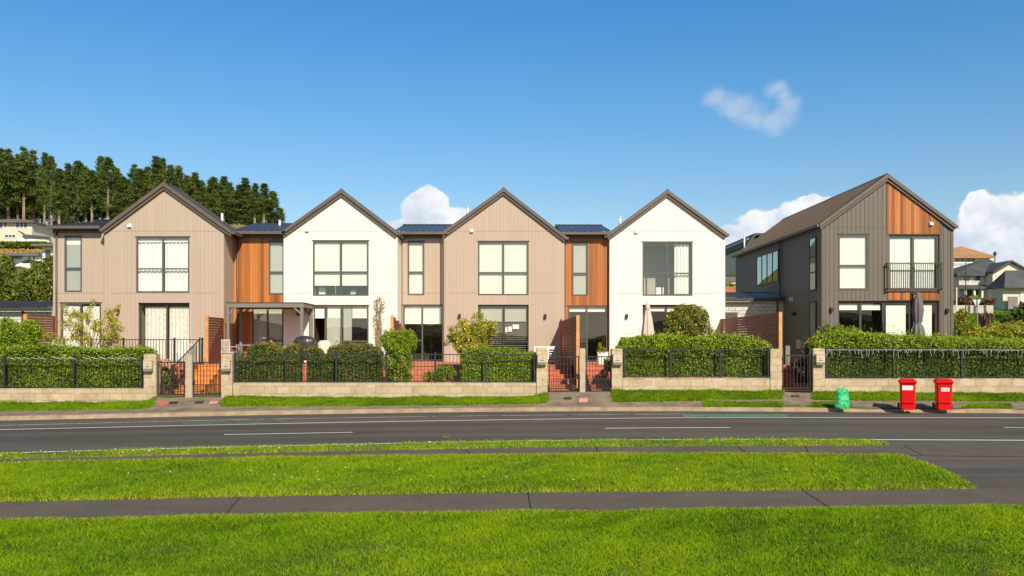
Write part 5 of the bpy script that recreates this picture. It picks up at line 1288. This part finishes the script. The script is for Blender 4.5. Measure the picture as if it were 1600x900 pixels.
# ------------------------------------------------------------------ background left
bgw = M('bg_cream_wall', (.62,.55,.44), .8, 0, .05, .5); bgw2 = M('bg_white_wall', (.74,.72,.66), .8, 0, .05, .5); bgr = M('bg_roof_brown', (.15,.125,.11), .7, 0, .1, .8); bgr2 = M('bg_roof_grey', (.13,.15,.16), .45, 0, .1, .5); bgr3 = M('bg_roof_tan', (.36,.20,.09), .8, 0, .15, .8); bgr4 = M('bg_roof_charcoal', (.07,.072,.07), .75, 0, .2, 1)
bgl = M('bg_window', (.06,.075,.10), .08, 0, .1, .3, spec=.8); bgf = M('bg_white_trim', (.8,.78,.74), .6)
def hip_roof(mb, x0, x1, y0, y1, z, zr, inset, mi=0, th=.25):
    ym = (y0+y1)/2
    mb.add([(x0,y0,z),(x1,y0,z),(x1,y1,z),(x0,y1,z),(x0+inset,ym,zr),(x1-inset,ym,zr)],[(0,1,5,4),(1,2,5),(2,3,4,5),(3,0,4)],mi)
    mb.box(x0+.02,x1-.02,y0+.02,y1-.02,z-th,z-.01,mi)
def hip_px(mb, el, er, ye, rl, rr_, yr, Y0, dep, th=.25):
    a, c = X(el,Y0), X(er,Y0); z = Z(ye,Y0); ym = Y0+dep/2; zr = Z(yr,ym); p, q = X(rl,ym), X(rr_,ym)
    mb.add([(a,Y0,z),(c,Y0,z),(c,Y0+dep,z),(a,Y0+dep,z),(p,ym,zr),(q,ym,zr)],[(0,1,5,4),(1,2,5),(2,3,4,5),(3,0,4)])
    mb.box(a+.02,c-.02,Y0+.02,Y0+dep-.02,z-th,z-.01)
def bgwin(parent, x0, y0, x1, y1, Y, mull=1, fr=None):
    mb = MB(); a, c, d, e = X(x0,Y), X(x1,Y), Z(y1,Y), Z(y0,Y); f = .08
    mb.box(a-f,c+f,Y-.07,Y-.005,e,e+f); mb.box(a-f,c+f,Y-.07,Y-.005,d-f,d); mb.box(a-f,a,Y-.07,Y-.005,d,e); mb.box(c,c+f,Y-.07,Y-.005,d,e)
    for i in range(1,mull): x = a+(c-a)*i/mull; mb.box(x-.04,x+.04,Y-.069,Y-.006,d,e)
    w = mb.build('window', fr or bgf, parent); p = MB(); p.quad((a,Y-.02,d),(c,Y-.02,d),(c,Y-.02,e),(a,Y-.02,e)); p.build('pane', bgl, w)
def wallbox(parent, x0, x1, y0, y1, Y, dep, mat, name='wall'):
    mb = MB(); mb.box(X(x0,Y),X(x1,Y),Y,Y+dep,Z(y1,Y),Z(y0,Y)); return mb.build(name, mat, parent)
# cream two storey house on the hill
Y_ = 140; h = thing('hill_house', 'cream two storey house on the hill at far left', 'house', (X(20,Y_),Y_,Z(385,Y_)), 'houses on the hill at left')
wallbox(h,-40,50,347,385,Y_,9,bgw); mb = MB(); hip_roof(mb,X(-48,Y_),X(56,Y_),Y_-.8,Y_+10,Z(346,Y_),Z(336,Y_),4.5); mb.build('roof', bgr, h)
wallbox(h,29,77,370,385,Y_-2,6,bgw2,'garage_wall'); mb = MB(); y0_ = Y_-2.5; mb.add([(X(28,y0_),y0_,Z(360,y0_)),(X(79,y0_),y0_,Z(369,y0_)),(X(79,y0_+7),y0_+7,Z(369,y0_)),(X(50,y0_+7),y0_+7,Z(360,y0_)),(X(38,y0_),y0_,Z(367,y0_)-.01)],[(0,4,1,2,3)]); mb.prism([(X(28,y0_),Z(361,y0_)),(X(29,y0_),Z(360,y0_)),(X(39,y0_),Z(366,y0_)),(X(79,y0_),Z(369,y0_)),(X(79,y0_),Z(371,y0_)),(X(38,y0_),Z(368.5,y0_))],y0_-.1,y0_); mb.build('garage_roof', bgr, h)
mb = MB(); mb.box(X(42,y0_),X(72,y0_),Y_-2.1,Y_-2.003,Z(384,Y_-2),Z(373,Y_-2)); 
for i in range(4): mb.box(X(42,y0_),X(72,y0_),Y_-2.13,Y_-2.1,Z(384-i*2.8,Y_-2)-.05,Z(384-i*2.8,Y_-2))
mb.build('garage_door', bgf, h)
bgwin(h,-6,345.5,4.5,356,Y_,1); bgwin(h,6,347.5,11,354.5,Y_,1); bgwin(h,25,347.5,43,355.5,Y_,3); bgwin(h,8,367,24,371,Y_,3); bgwin(h,8,377.5,24,383,Y_,3)
# hedge on slope
r = np.random.default_rng(3); n = 6000; px = r.uniform(-30,75,n); Y_ = 134
p = np.stack([X(0,Y_)+px*0+(px-0)/F*Y_, Y_+r.uniform(-1,1,n), Z(387,Y_)+r.uniform(0,1,n)**.8*(Z(378.5,Y_)-Z(387,Y_))],1)
g = thing('hill_hedge', 'dark clipped hedge below the cream hill house', 'hedge', (X(20,Y_),Y_,Z(387,Y_))); leaves('foliage', p, .45, LG, g, tone=np.clip(r.normal(.15,.15,n),0,1))
mb = MB(); mb.box(X(-30,Y_),X(75,Y_),Y_-.4,Y_+.6,Z(388.5,Y_),Z(380,Y_)); mb.build('stems', M('hedge_inner',(.03,.05,.012),.9), g)
# dry slope grass
n = 9000; px = r.uniform(-30,90,n); yy = r.uniform(104,133,n); xx = (px-CX)/F*yy; zz = np.array([T(a,b_) for a,b_ in zip(xx,yy)])
drym = leafmat('dry_grass_blade', [(0,(.22,.13,.03)),(.6,(.45,.28,.06)),(1,(.6,.42,.12))])
o = leaves('dry_grass', np.stack([xx,yy,zz+.2],1), .8, drym, None, up=.1); tag(o, 'golden dry grass on the slope below the hill house', 'dry grass', kind='stuff')
Y_ = 105; h = thing('hill_house', 'white single storey house with grey hip roof below the slope', 'house', (X(40,Y_),Y_,Z(420,Y_)), 'houses on the hill at left')
wallbox(h,14,62,398,425,Y_,8,bgw2); mb = MB(); hip_roof(mb,X(11,Y_),X(64,Y_),Y_-.6,Y_+9,Z(397,Y_),Z(389,Y_),1.6); mb.build('roof', bgr2, h); bgwin(h,19,401,33,409,Y_,2,M('bg_dark_trim',(.1,.1,.1),.6)); bgwin(h,45,400,48,408,Y_,1); bgwin(h,52,399,55,408,Y_,1)
Y_ = 95; mb = MB(); z_ = Z(416,Y_); mb.add([(X(14,Y_),Y_-2,Z(407.5,Y_)),(X(60,Y_),Y_-2,Z(407.5,Y_)),(X(60,Y_),Y_-5,Z(416,Y_-5)),(X(24,Y_),Y_-5,Z(416,Y_-5)),(X(14,Y_),Y_+3,Z(407.5,Y_)),(X(60,Y_),Y_+3,Z(407.5,Y_))],[(0,3,2,1),(0,1,5,4)])
hh2 = thing('hill_house', 'low house with a plain grey roof lowest on the left hill', 'house', (X(40,Y_),Y_-3,Z(425,Y_)), 'houses on the hill at left'); mb.build('roof', bgr2, hh2); wallbox(hh2,18,58,416,430,Y_-3,5,bgw2)
Y_ = 88; h = thing('hill_house', 'white house with wide brown eave beside the beige townhouse', 'house', (X(75,Y_),Y_,Z(425,Y_)), 'houses on the hill at left')
wallbox(h,66,110,384,430,Y_,8,bgw2); mb = MB(); hip_roof(mb,X(55,Y_),X(120,Y_),Y_-.9,Y_+9,Z(382,Y_),Z(374,Y_),2.2); mb.build('roof', bgr, h); bgwin(h,71,390,80,402,Y_,1,bgw2)

# pines on the ridge: four built, the rest are copies
def make_pine(seed, hgt):
    rr_ = random.Random(seed); r = np.random.default_rng(seed); g = bpy.data.objects.new('pine_tree', None); col.objects.link(g); ORG[g.name] = (0,0,0)
    mb = MB(); p = Vector((0,0,-1)); lean = (rr_.uniform(-.02,.02), rr_.uniform(-.02,.02)); k = 9; pts = [p]
    for i in range(k): q = Vector((lean[0]*hgt*(i+1)/k*.9+rr_.uniform(-.12,.12), lean[1]*hgt*(i+1)/k, (hgt+1)*(i+1)/k-1)); mb.tube(p,q,.33*(1-i/k)+.05,.33*(1-(i+1)/k)+.04,6,cap=False); p = q; pts.append(q)
    P = []; z = hgt*rr_.uniform(.18,.34)
    full = rr_.uniform(.85,1.15)
    while z < hgt*.99:
        f = (z/hgt); c = Vector((lean[0]*z,lean[1]*z,z)); Lm = full*hgt*(.19*(1-f)**.9+.008)*(.7 if f < .5 else 1)
        for b_ in range(rr_.choice((3,4,5,5))):
            if rr_.random() < (.42 if f < .42 else .06): continue
            an = rr_.uniform(0,6.28); L_ = Lm*rr_.uniform(.55,1.25); e = c+Vector((math.cos(an)*L_,math.sin(an)*L_,L_*rr_.uniform(-.1,.75))); mb.tube(c,e,.07,.025,4,cap=False)
            for j in range(rr_.choice((2,3,3))):
                w = rr_.uniform(.5,1.05); q = np.array(c.lerp(e,w)); kk = int(54*rr_.uniform(.4,1.3)*(1.25-f*.6)); s = rr_.uniform(.34,.72)*(1.15-f*.65)
                P.append(q+r.normal(0,1,(kk,3))*np.array([s,s,s*.75])+np.array([0,0,.15]))
        z += hgt*rr_.uniform(.022,.045)
    mb.build('trunk', pbark, g); P = np.concatenate(P)
    tone = np.clip(.02+.7*fb(P,.9,seed)+r.normal(0,.22,len(P)),0,1); leaves('crown', P, .46, LP, g, up=.35, tone=tone, aspect=.4)
    return g
protos = [make_pine(100+i, 20) for i in range(6)]
def ridge(px): return interp([(-60,226),(0,226),(25,230),(50,236),(75,243),(90,258),(112,240),(125,262),(142,250),(165,243),(185,262),(198,255),(215,262),(232,252),(248,250),(262,262),(280,262),(300,270),(320,268),(345,275),(360,284),(380,284),(400,284),(415,292),(432,302),(445,322)], px)
spots = []; rr = random.Random(17); px_ = -40
while px_ < 437: spots.append((px_, rr.uniform(188,206), ridge(px_)+rr.choice((-4,0,4,9,16)))); px_ += rr.uniform(9,17)
px_ = -30
while px_ < 430: spots.append((px_, rr.uniform(210,228), ridge(px_)+rr.uniform(6,34))); px_ += rr.uniform(9,15)
desc = ['tall','leaning','broad','slender','sparse','dense']
used = set()
for i, (px_, Y_, top) in enumerate(spots):
    o = protos[i] if i < 6 else copy_tree(protos[rr.randrange(6)])
    x = X(px_,Y_); zb = T(x,Y_)-.3; hh_ = Z(top,Y_)-zb
    if hh_ < 6: zb = Z(top,Y_)-8; hh_ = 8
    s = hh_/20; o.location = (x,Y_,zb); o.scale = (max(.8,s)*rr.uniform(1.0,1.35),)*2+(s,); o.rotation_euler[2] = rr.uniform(0,6.28)
    tag(o, 'dark green pine tree standing in the tall row on the left ridge', 'pine tree', 'pine trees along the left ridge')
# scrub trees behind the left garage
def bg_tree(label, specs, Y, n, mat, size, seed, base_y, name='broadleaf_tree', group=None, tmod=0):
    g = shrub(name, label, specs, Y, n, mat, size, seed, base_y, cat='tree', shell=.35, stemn=9, group=group, tmod=tmod); return g
bg_tree('olive green tree behind the garage roof at the left edge', [(5,430,20,28),(-15,440,25,30),(22,450,18,25),(8,412,12,14),(-30,420,20,25)], 52, 6500, LD, .17, 61, 500)
bg_tree('bushy green tree behind the garage roof beside the beige townhouse', [(60,440,24,30),(74,425,14,22),(45,455,22,24),(72,455,16,22),(40,432,10,14),(80,410,8,12),(95,435,18,28)], 50, 9000, LD, .16, 62, 500, tmod=.03)
bg_tree('dark leafy tree further back behind the left garage', [(30,460,30,20),(60,465,30,15),(0,465,30,18)], 56, 3500, LD, .2, 63, 500, tmod=-.12)

# ------------------------------------------------------------------ background gap and right
Y_ = 75; h = thing('background_house', 'grey clad building seen between the white townhouse and the charcoal house', 'house', (X(1145,Y_),Y_,Z(460,Y_)))
wallbox(h,1125,1200,412,440,Y_,8,M('bg_grey_clad',(.12,.11,.105),.6)); wallbox(h,1126,1199,440,470,Y_+.1,7.5,bgw2,'lower_wall'); mb = MB(); hip_roof(mb,X(1120,Y_),X(1205,Y_),Y_-.5,Y_+9,Z(410,Y_),Z(405,Y_),1.5); mb.build('roof', bgr4, h); bgwin(h,1136,418,1148,430,Y_)
Y_ = 60; g = thing('timber_fence', 'orange stained fence in the gap left of the charcoal house', 'fence', (X(1143,Y_),Y_,Z(462,Y_)))
mb = MB()
for i in range(16): x = X(1120,Y_)+i*.13; mb.box(x,x+.12,Y_,Y_+.02,Z(466,Y_),Z(447.5,Y_))
mb.build('pales', M('orange_fence',(.42,.13,.04),.7), g); mb = MB(); mb.box(X(1120,Y_),X(1164,Y_),Y_+.021,Y_+.06,Z(452,Y_)-.04,Z(452,Y_)+.04); mb.build('rail', post_t, g)
shrub('shrub', 'low green shrub above the orange stained fence', [(1138,446,12,4),(1150,447,8,3)], 61, 500, LG, .15, 64, 452)
Y_ = 62; h = thing('background_house', 'dark roofed gable peeping over the charcoal house roof', 'house', (X(1180,Y_),Y_,Z(420,Y_)))
wallbox(h,1168,1260,372,420,Y_,7,bgw); mb = MB(); a = X(1164,Y_); mb.prism([(X(1162,Y_),Z(384,Y_)),(X(1174,Y_),Z(366.5,Y_)),(X(1270,Y_),Z(364,Y_)),(X(1270,Y_),Z(367,Y_)),(X(1176,Y_),Z(369.5,Y_)),(X(1165,Y_),Z(386,Y_))],Y_-.8,Y_+8); mb.build('roof', bgr4, h)

Y_ = 112; h = thing('background_house', 'cream house with tan hip roof and white balcony on the right hill', 'house', (X(1510,Y_),Y_,Z(440,Y_)), 'houses on the hill at right')
wallbox(h,1440,1551,399,445,Y_,9,bgw2); mb = MB(); hip_px(mb,1425,1555,400,1500.5,1503,385,Y_-1.2,9); mb.build('roof', bgr3, h)
bgwin(h,1492,402.5,1507,411,Y_,2); bgwin(h,1510,402.5,1523,411,Y_,2)
mb = MB(); yb_ = Y_-1.3; mb.box(X(1470,yb_),X(1524,yb_),yb_,Y_-.01,Z(421,yb_),Z(417.5,yb_)); mb.box(X(1470,yb_),X(1524,yb_),yb_-.05,yb_+.05,Z(411,yb_),Z(409.5,yb_)); 
for i in range(26): x = X(1472,yb_)+i*.18; mb.box(x-.03,x+.03,yb_-.03,yb_+.03,Z(418,yb_),Z(410,yb_))
mb.build('balcony', bgf, h)
Y_ = 88; h = thing('background_house', 'cream two storey house with dark green hip roof on the right hill', 'house', (X(1520,Y_),Y_,Z(485,Y_)), 'houses on the hill at right')
wallbox(h,1498.5,1550,427,449,Y_,7,bgw); wallbox(h,1480,1552,449.5,485,Y_+1.2,5,bgw2,'lower_wall')
mb = MB(); y0_ = Y_-.6; hip_px(mb,1495,1585,427,1537,1546,404.8,y0_,8); mb.build('roof', bgr4, h)
mb = MB(); y1_ = Y_-.9; mb.add([(X(1488,y1_),y1_,Z(449,y1_)),(X(1556,y1_),y1_,Z(449,y1_)),(X(1552,Y_),Y_,Z(445,Y_)),(X(1494,Y_),Y_,Z(445,Y_))],[(0,1,2,3)]); mb.box(X(1488,y1_),X(1556,y1_),y1_,y1_+.12,Z(451,y1_),Z(449.2,y1_)); mb.build('verandah_roof', bgr4, h)
for a_ in (1504,1518,1530,1543): mb = MB(); mb.box(X(a_,Y_)-.09,X(a_,Y_)+.09,Y_-.6,Y_-.42,Z(480,Y_),Z(451,Y_)); mb.build('verandah_post', bgf, h)
for a_ in (1504,1520.5,1536.5): bgwin(h,a_,430,a_+11,439,Y_,1)
for a_, b_ in ((1500,1508),(1511,1528),(1534,1541),(1545,1552)): bgwin(h,a_,453,b_,466,Y_+1.2,2)
mb = MB(); yg = Y_-1.5; mb.prism([(X(1551,yg),Z(426,yg)),(X(1578,yg),Z(410,yg)),(X(1612,yg),Z(428,yg)),(X(1612,yg),Z(480,yg)),(X(1551,yg),Z(480,yg))],yg,yg+6); mb.build('gable_wall', bgw, h)
mb = MB(); mb.prism([(X(1549,yg),Z(427,yg)),(X(1578,yg),Z(409.5,yg)),(X(1615,yg),Z(430,yg)),(X(1615,yg),Z(427.5,yg)),(X(1578,yg),Z(407,yg)),(X(1549,yg),Z(424.5,yg))],yg-.4,yg+7); mb.build('gable_roof', bgr4, h)
Y_ = 74; h = thing('background_house', 'cream garage with broad charcoal roof at the right edge', 'house', (X(1585,Y_),Y_,Z(482,Y_)), 'houses on the hill at right')
wallbox(h,1567,1680,449,484,Y_,1.6,bgw); mb = MB(); mb.add([(X(1563,Y_),Y_-.6,Z(449,Y_)),(X(1690,Y_),Y_-.6,Z(449,Y_)),(X(1690,Y_),Y_+.9,Z(422.5,Y_+.9)),(X(1571,Y_+.9),Y_+.9,Z(422.5,Y_+.9)),(X(1690,Y_),Y_+2.4,Z(449,Y_)),(X(1563,Y_),Y_+2.4,Z(449,Y_))],[(0,1,2,3),(0,3,5),(3,2,4,5)]); mb.box(X(1563,Y_),X(1690,Y_),Y_-.6,Y_-.5,Z(451,Y_),Z(449.2,Y_)); mb.build('roof', bgr4, h)
mb = MB(); mb.box(X(1594,Y_),X(1640,Y_),Y_-.06,Y_-.002,Z(481,Y_),Z(455,Y_)); mb.build('garage_door', bgf, h); mb = MB(); mb.box(X(1570,Y_),X(1585,Y_),Y_-.5,Y_-.42,Z(484,Y_),Z(464,Y_)); mb.build('screen_panel', M('grey_gate',(.22,.19,.17),.8), h)
# low pale wall, verge plants, lawn bank at right
Y_ = 70; g = thing('garden_wall', 'pale rendered garden wall with dark posts on the right bank', 'wall', (X(1520,Y_),Y_,Z(488,Y_)))
mb = MB(); mb.box(X(1490,Y_),X(1552,Y_),Y_,Y_+.2,Z(490,Y_),Z(477,Y_)); mb.build('panel', M('pale_render',(.48,.43,.34),.8), g)
for a_ in (1514,1523,1539): mb = MB(); mb.box(X(a_,Y_)-.09,X(a_,Y_)+.09,Y_-.05,Y_+.25,Z(490,Y_),Z(476,Y_)); mb.build('post', alu, g)
shrub('shrub', 'brownish shrubs along the pale garden wall', [(1505,470,12,7),(1515,472,12,6),(1540,472,12,6),(1550,470,6,5)], 71, 1800, LX, .22, 65, 480, tmod=.1)
shrub('shrub', 'low green dome shrub in front of the verandah', [(1523,466,8,4)], 73, 300, LG, .2, 66, 475)
n = 26000; r = np.random.default_rng(9); px = r.uniform(1488,1640,n); yy = r.uniform(50,72,n); xx = (px-CX)/F*yy; zz = np.array([T(a,b_) for a,b_ in zip(xx,yy)])
o = leaves('bank_grass', np.stack([xx,yy,zz+.04],1), .22, grassm, None, up=.6, tone=np.clip(r.normal(.3,.15,n),0,1)); tag(o, 'sunlit green grass bank behind the yellow shrub', 'grass', kind='stuff')
# flax
g = thing('flax_plant', 'bronze flax plant with arching blades on the right bank', 'plant', (X(1541,46),46,Z(512,46)))
rr = random.Random(12); mb = MB(); b0 = Vector((X(1541,46),46,Z(512,46)))
for i in range(150):
    an = rr.uniform(0,6.28); L_ = rr.uniform(.4,.95); o1 = b0+Vector((rr.uniform(-.25,.25),rr.uniform(-.2,.2),0)); d1 = Vector((math.cos(an)*L_*.35,math.sin(an)*L_*.35,L_*.9)); m1 = o1+d1; e = m1+Vector((math.cos(an)*L_*.35,math.sin(an)*L_*.35,L_*rr.uniform(-.25,.2)))
    w = Vector((-math.sin(an),math.cos(an),0))*.025; mb.add([o1-w,o1+w,m1+w,m1-w,e],[(0,1,2,3),(3,2,4)])
mb.build('blades', M('flax_blade',(.17,.085,.06),.6,0,.4,6), g)
shrub('shrub', 'dark evergreen shrub at the right edge', [(1600,505,22,28),(1590,520,20,20),(1612,488,20,20),(1575,505,12,12),(1640,500,40,35)], 40, 8000, LP, .13, 67, 560, tmod=-.15)
shrub('shrub', 'clipped dark hedge plant left of the dark evergreen', [(1565,495,9,6),(1575,497,9,6),(1590,492,10,7)], 47, 1500, LG, .1, 68, 520, tmod=-.25)
# road sign from behind, white post, street lamp
sign_b = M('sign_back', (.62,.62,.60), .4, .3)
Y_ = 42; x = X(1526.5,Y_); g = thing('road_sign', 'triangular give way sign seen from behind', 'road sign', (x,Y_,Z(512,Y_)))
mb = MB(); a_ = X(1519.5,Y_); b_ = X(1533.5,Y_); mb.prism([(a_,Z(468,Y_)),(b_,Z(468,Y_)),((a_+b_)/2+.02,Z(480,Y_)),((a_+b_)/2-.02,Z(480,Y_))],Y_,Y_+.012); mb.build('sign_plate', sign_b, g)
mb = MB(); mb.tube((x,Y_-.03,Z(540,Y_)),(x,Y_-.03,Z(468,Y_)),.03,seg=8); mb.build('post', galv, g)
x = X(1494.5,41); g = thing('post', 'plain white post beside the charcoal house', 'post', (x,41,Z(530,41))); mb = MB(); mb.tube((x,41,Z(540,41)),(x,41,Z(451.5,41)),.032,seg=8); mb.build('shaft', bgf, g); mb = MB(); mb.ball((x,41,Z(451,41)),.045,seg=8,rings=5); mb.build('cap', bgf, g)
Y_ = 64; x = X(1509,Y_); g = thing('street_lamp', 'tall dark street lamp before the cream house on the right', 'street lamp', (x,Y_,T(x,Y_)))
mb = MB(); mb.tube((x,Y_,T(x,Y_)-.2),(x,Y_,Z(405,Y_)),.045,.03,8); mb.build('pole', alud, g); mb = MB(); mb.box(x-.35,x+.08,Y_-.09,Y_+.09,Z(405,Y_),Z(405,Y_)+.1); mb.build('lamp_head', alud, g)
Y_ = 120; x = X(1554.5,Y_); g = thing('street_lamp', 'small lantern street lamp beside the tan roof', 'street lamp', (x,Y_,T(x,Y_)))
mb = MB(); mb.tube((x,Y_,T(x,Y_)-.2),(x,Y_,Z(400,Y_)),.07,.06,8); mb.build('pole', alud, g); mb = MB(); mb.lathe((x,Y_,Z(400.5,Y_)), [(.12,0),(.22,.35),(.28,.4),(.05,.7)], 8); mb.build('lamp_head', alud, g)
# grey gate posts and planter bench beside the charcoal house
g = thing('pillar', 'grey stepped patio pillars behind the charcoal house gate', 'pillar', (X(1222,31.6),31.6,1.0)); mb = MB(); mb.box(X(1196,31.6),X(1222,31.6),31.6,31.9,Z(542,31.6)-.06,Z(541,31.6)); mb.box(X(1218,31.6),X(1224,31.6),31.6,31.75,1.1,Z(543.5,31.6)); mb.build('bench_frame', alu, g)
mb = MB(); mb.box(X(1226,31.6),X(1233,31.6),31.5,31.8,1.1,Z(540,31.6)); mb.build('block', M('grey_block',(.2,.19,.18),.8), g)
g = thing('garden_ornament', 'small pink and purple garden ornament behind the charcoal house gate', 'ornament', (X(1237,29.5),29.5,1.0)); mb = MB(); mb.lathe((X(1237,29.5),29.5,1.05), [(.05,0),(.10,.1),(.11,.22),(.06,.32),(.02,.36)], 12); mb.build('figure_body', M('magenta',(.30,.04,.12),.5), g, smooth=True); mb = MB(); mb.ball((X(1237,29.5),29.5,1.48),.085,seg=10,rings=8); mb.build('top_ball', alu, g, smooth=True)

# ------------------------------------------------------------------ sky, sun, camera
EL, AZ = 38.0, 20.0     # sun is behind the viewer, AZ degrees to the right
w = bpy.data.worlds.new('World'); sc.world = w; w.use_nodes = True; t = NT(w.node_tree)
for n_ in list(w.node_tree.nodes): w.node_tree.nodes.remove(n_)
sky = t.n('ShaderNodeTexSky', sky_type='NISHITA'); sky.sun_disc = False; sky.sun_elevation = R(EL); sky.sun_rotation = R(180-AZ)
sky.air_density = 1.0; sky.dust_density = .4; sky.ozone_density = 1.6
tc = t.n('ShaderNodeTexCoord'); sx = t.n('ShaderNodeSeparateXYZ'); t.l(tc.outputs['Generated'], sx.inputs[0])
yv = t.m('MAXIMUM', sx.outputs[1], .05); u = t.m('DIVIDE', sx.outputs[0], yv); v = t.m('DIVIDE', sx.outputs[2], yv)
front = t.m('GREATER_THAN', sx.outputs[1], .06)
# grade of the clear air: deeper and more saturated with height
r = t.n('ShaderNodeValToRGB'); t.l(t.m('ABSOLUTE', sx.outputs[2]), r.inputs[0]); el = r.color_ramp.elements
SKY = [(0,(.95,.93,.90)),(.14,(.80,.92,.94)),(.26,(.55,.93,1.10)),(.40,(.33,.90,1.24)),(.6,(.15,.5,.75)),(1,(.10,.3,.5))]
for i, (p_, c_) in enumerate(SKY):
    e = el[i] if i < 2 else el.new(p_); e.position = p_; e.color = c_+(1,)
skyc = t.mix(1.0, sky.outputs[0], r.outputs[0], 'MULTIPLY')
cv = t.n('ShaderNodeCombineXYZ'); t.l(u, cv.inputs[0]); t.l(v, cv.inputs[1]); cv.inputs[2].default_value = 3.1
nz = t.noise(26, 8, .62, cv.outputs[0]); nz2 = t.noise(9, 6, .6, cv.outputs[0])
wr = t.n('ShaderNodeTexNoise'); wr.inputs['Scale'].default_value = 16; wr.inputs['Detail'].default_value = 5; t.l(cv.outputs[0], wr.inputs['Vector']); wsp_ = t.n('ShaderNodeSeparateXYZ'); t.l(wr.outputs['Color'], wsp_.inputs[0])
uw = t.m('ADD', u, t.m('MULTIPLY', t.m('SUBTRACT', wsp_.outputs[0], .5), .045)); vw = t.m('ADD', v, t.m('MULTIPLY', t.m('SUBTRACT', wsp_.outputs[1], .5), .045))
def blob(px_, py_, rx, ry):
    a_ = t.m('DIVIDE', t.m('SUBTRACT', uw, (px_-CX)/F), rx/F); b_ = t.m('DIVIDE', t.m('SUBTRACT', vw, (CY-py_)/F), ry/F)
    return t.m('SUBTRACT', 1.0, t.m('SQRT', t.m('ADD', t.m('MULTIPLY', a_, a_), t.m('MULTIPLY', b_, b_))))
def cloudset(bl, k, lo, hi):
    f = blob(*bl[0])
    for b_ in bl[1:]: f = t.m('MAXIMUM', f, blob(*b_))
    f2 = t.m('ADD', f, t.m('MULTIPLY', t.m('SUBTRACT', nz, .5), k)); f2 = t.m('ADD', f2, t.m('MULTIPLY', t.m('SUBTRACT', nz2, .5), k*.8))
    return t.sstep(f2, lo, hi), f
c1, f1_ = cloudset([(672,335,46,44),(705,350,50,35),(640,365,70,25),(672,322,28,30),(1205,350,60,32),(1255,335,45,32),(1275,316,30,20),(1180,390,90,40),(1160,370,50,25),(1545,350,62,55),(1590,350,60,52),(1570,420,110,75),(1500,400,70,45),(1535,320,32,26),(1650,330,90,50)], .75, .04, .20)
c2, f2_ = cloudset([(1122,158,30,24),(1150,168,44,26),(1180,180,56,28),(1212,184,44,24),(1232,168,24,34),(1212,142,26,22),(1225,152,22,24)], 1.1, .0, .95)
hb = t.m('SUBTRACT', 1.0, t.sstep(sx.outputs[2], .02, .11))
# cumulus shading: bright crowns, blue-grey bellies
sh = t.m('ADD', t.m('MULTIPLY', nz2, 1.6), t.m('MULTIPLY', nz, .5)); sh = t.sstep(t.m('ADD', sh, t.m('MULTIPLY', v, -2.2)), .42, .95)
CW, CG = (8.4,8.25,8.1), (4.7,5.4,6.5)
ccol = t.mix(sh, CW, CG)
out = t.mix(t.m('MULTIPLY', t.m('MULTIPLY', c1, .95), front), skyc, ccol)
out = t.mix(t.m('MULTIPLY', t.m('MULTIPLY', c2, .42), front), out, (5.9,6.1,6.7))
# a bank of bright cloud behind the viewer, as the window reflections show
nb = t.noise(2.2, 6, .6, tc.outputs['Generated']); back = t.m('MULTIPLY', t.sstep(t.m('MULTIPLY', sx.outputs[1], -1), .1, .5), t.m('SUBTRACT', 1.0, t.sstep(sx.outputs[2], .30, .6)))
out = t.mix(t.m('MULTIPLY', t.m('MULTIPLY', back, .6), t.sstep(nb, .3, .62)), out, (6.5,6.2,5.6))
bg = t.n('ShaderNodeBackground'); t.l(out, bg.inputs[0]); bg.inputs[1].default_value = .1
wo = t.n('ShaderNodeOutputWorld'); t.l(bg.outputs[0], wo.inputs[0])
ld = bpy.data.lights.new('sun', 'SUN'); ld.energy = 4.6; ld.angle = R(.5); ld.color = (1, .885, .71)
lo = bpy.data.objects.new('sun', ld); col.objects.link(lo)
dirv = Vector((math.sin(R(AZ))*math.cos(R(EL)), -math.cos(R(AZ))*math.cos(R(EL)), math.sin(R(EL))))
lo.rotation_euler = dirv.to_track_quat('Z', 'Y').to_euler(); lo.location = dirv*50
cd = bpy.data.cameras.new('camera'); cam = bpy.data.objects.new('camera', cd); col.objects.link(cam)
cam.location = (0,0,H); cam.rotation_euler = (R(90),0,0); cd.sensor_width = 36; cd.lens = F/1600*36; cd.shift_x = (800-CX)/1600; cd.shift_y = (CY-450)/1600; cd.clip_end = 5000; cd.clip_start = .1
sc.camera = cam
sc.view_settings.view_transform = 'Standard'; sc.view_settings.look = 'None'; sc.view_settings.exposure = .35; sc.view_settings.gamma = 1; sc.view_settings.use_curve_mapping = False
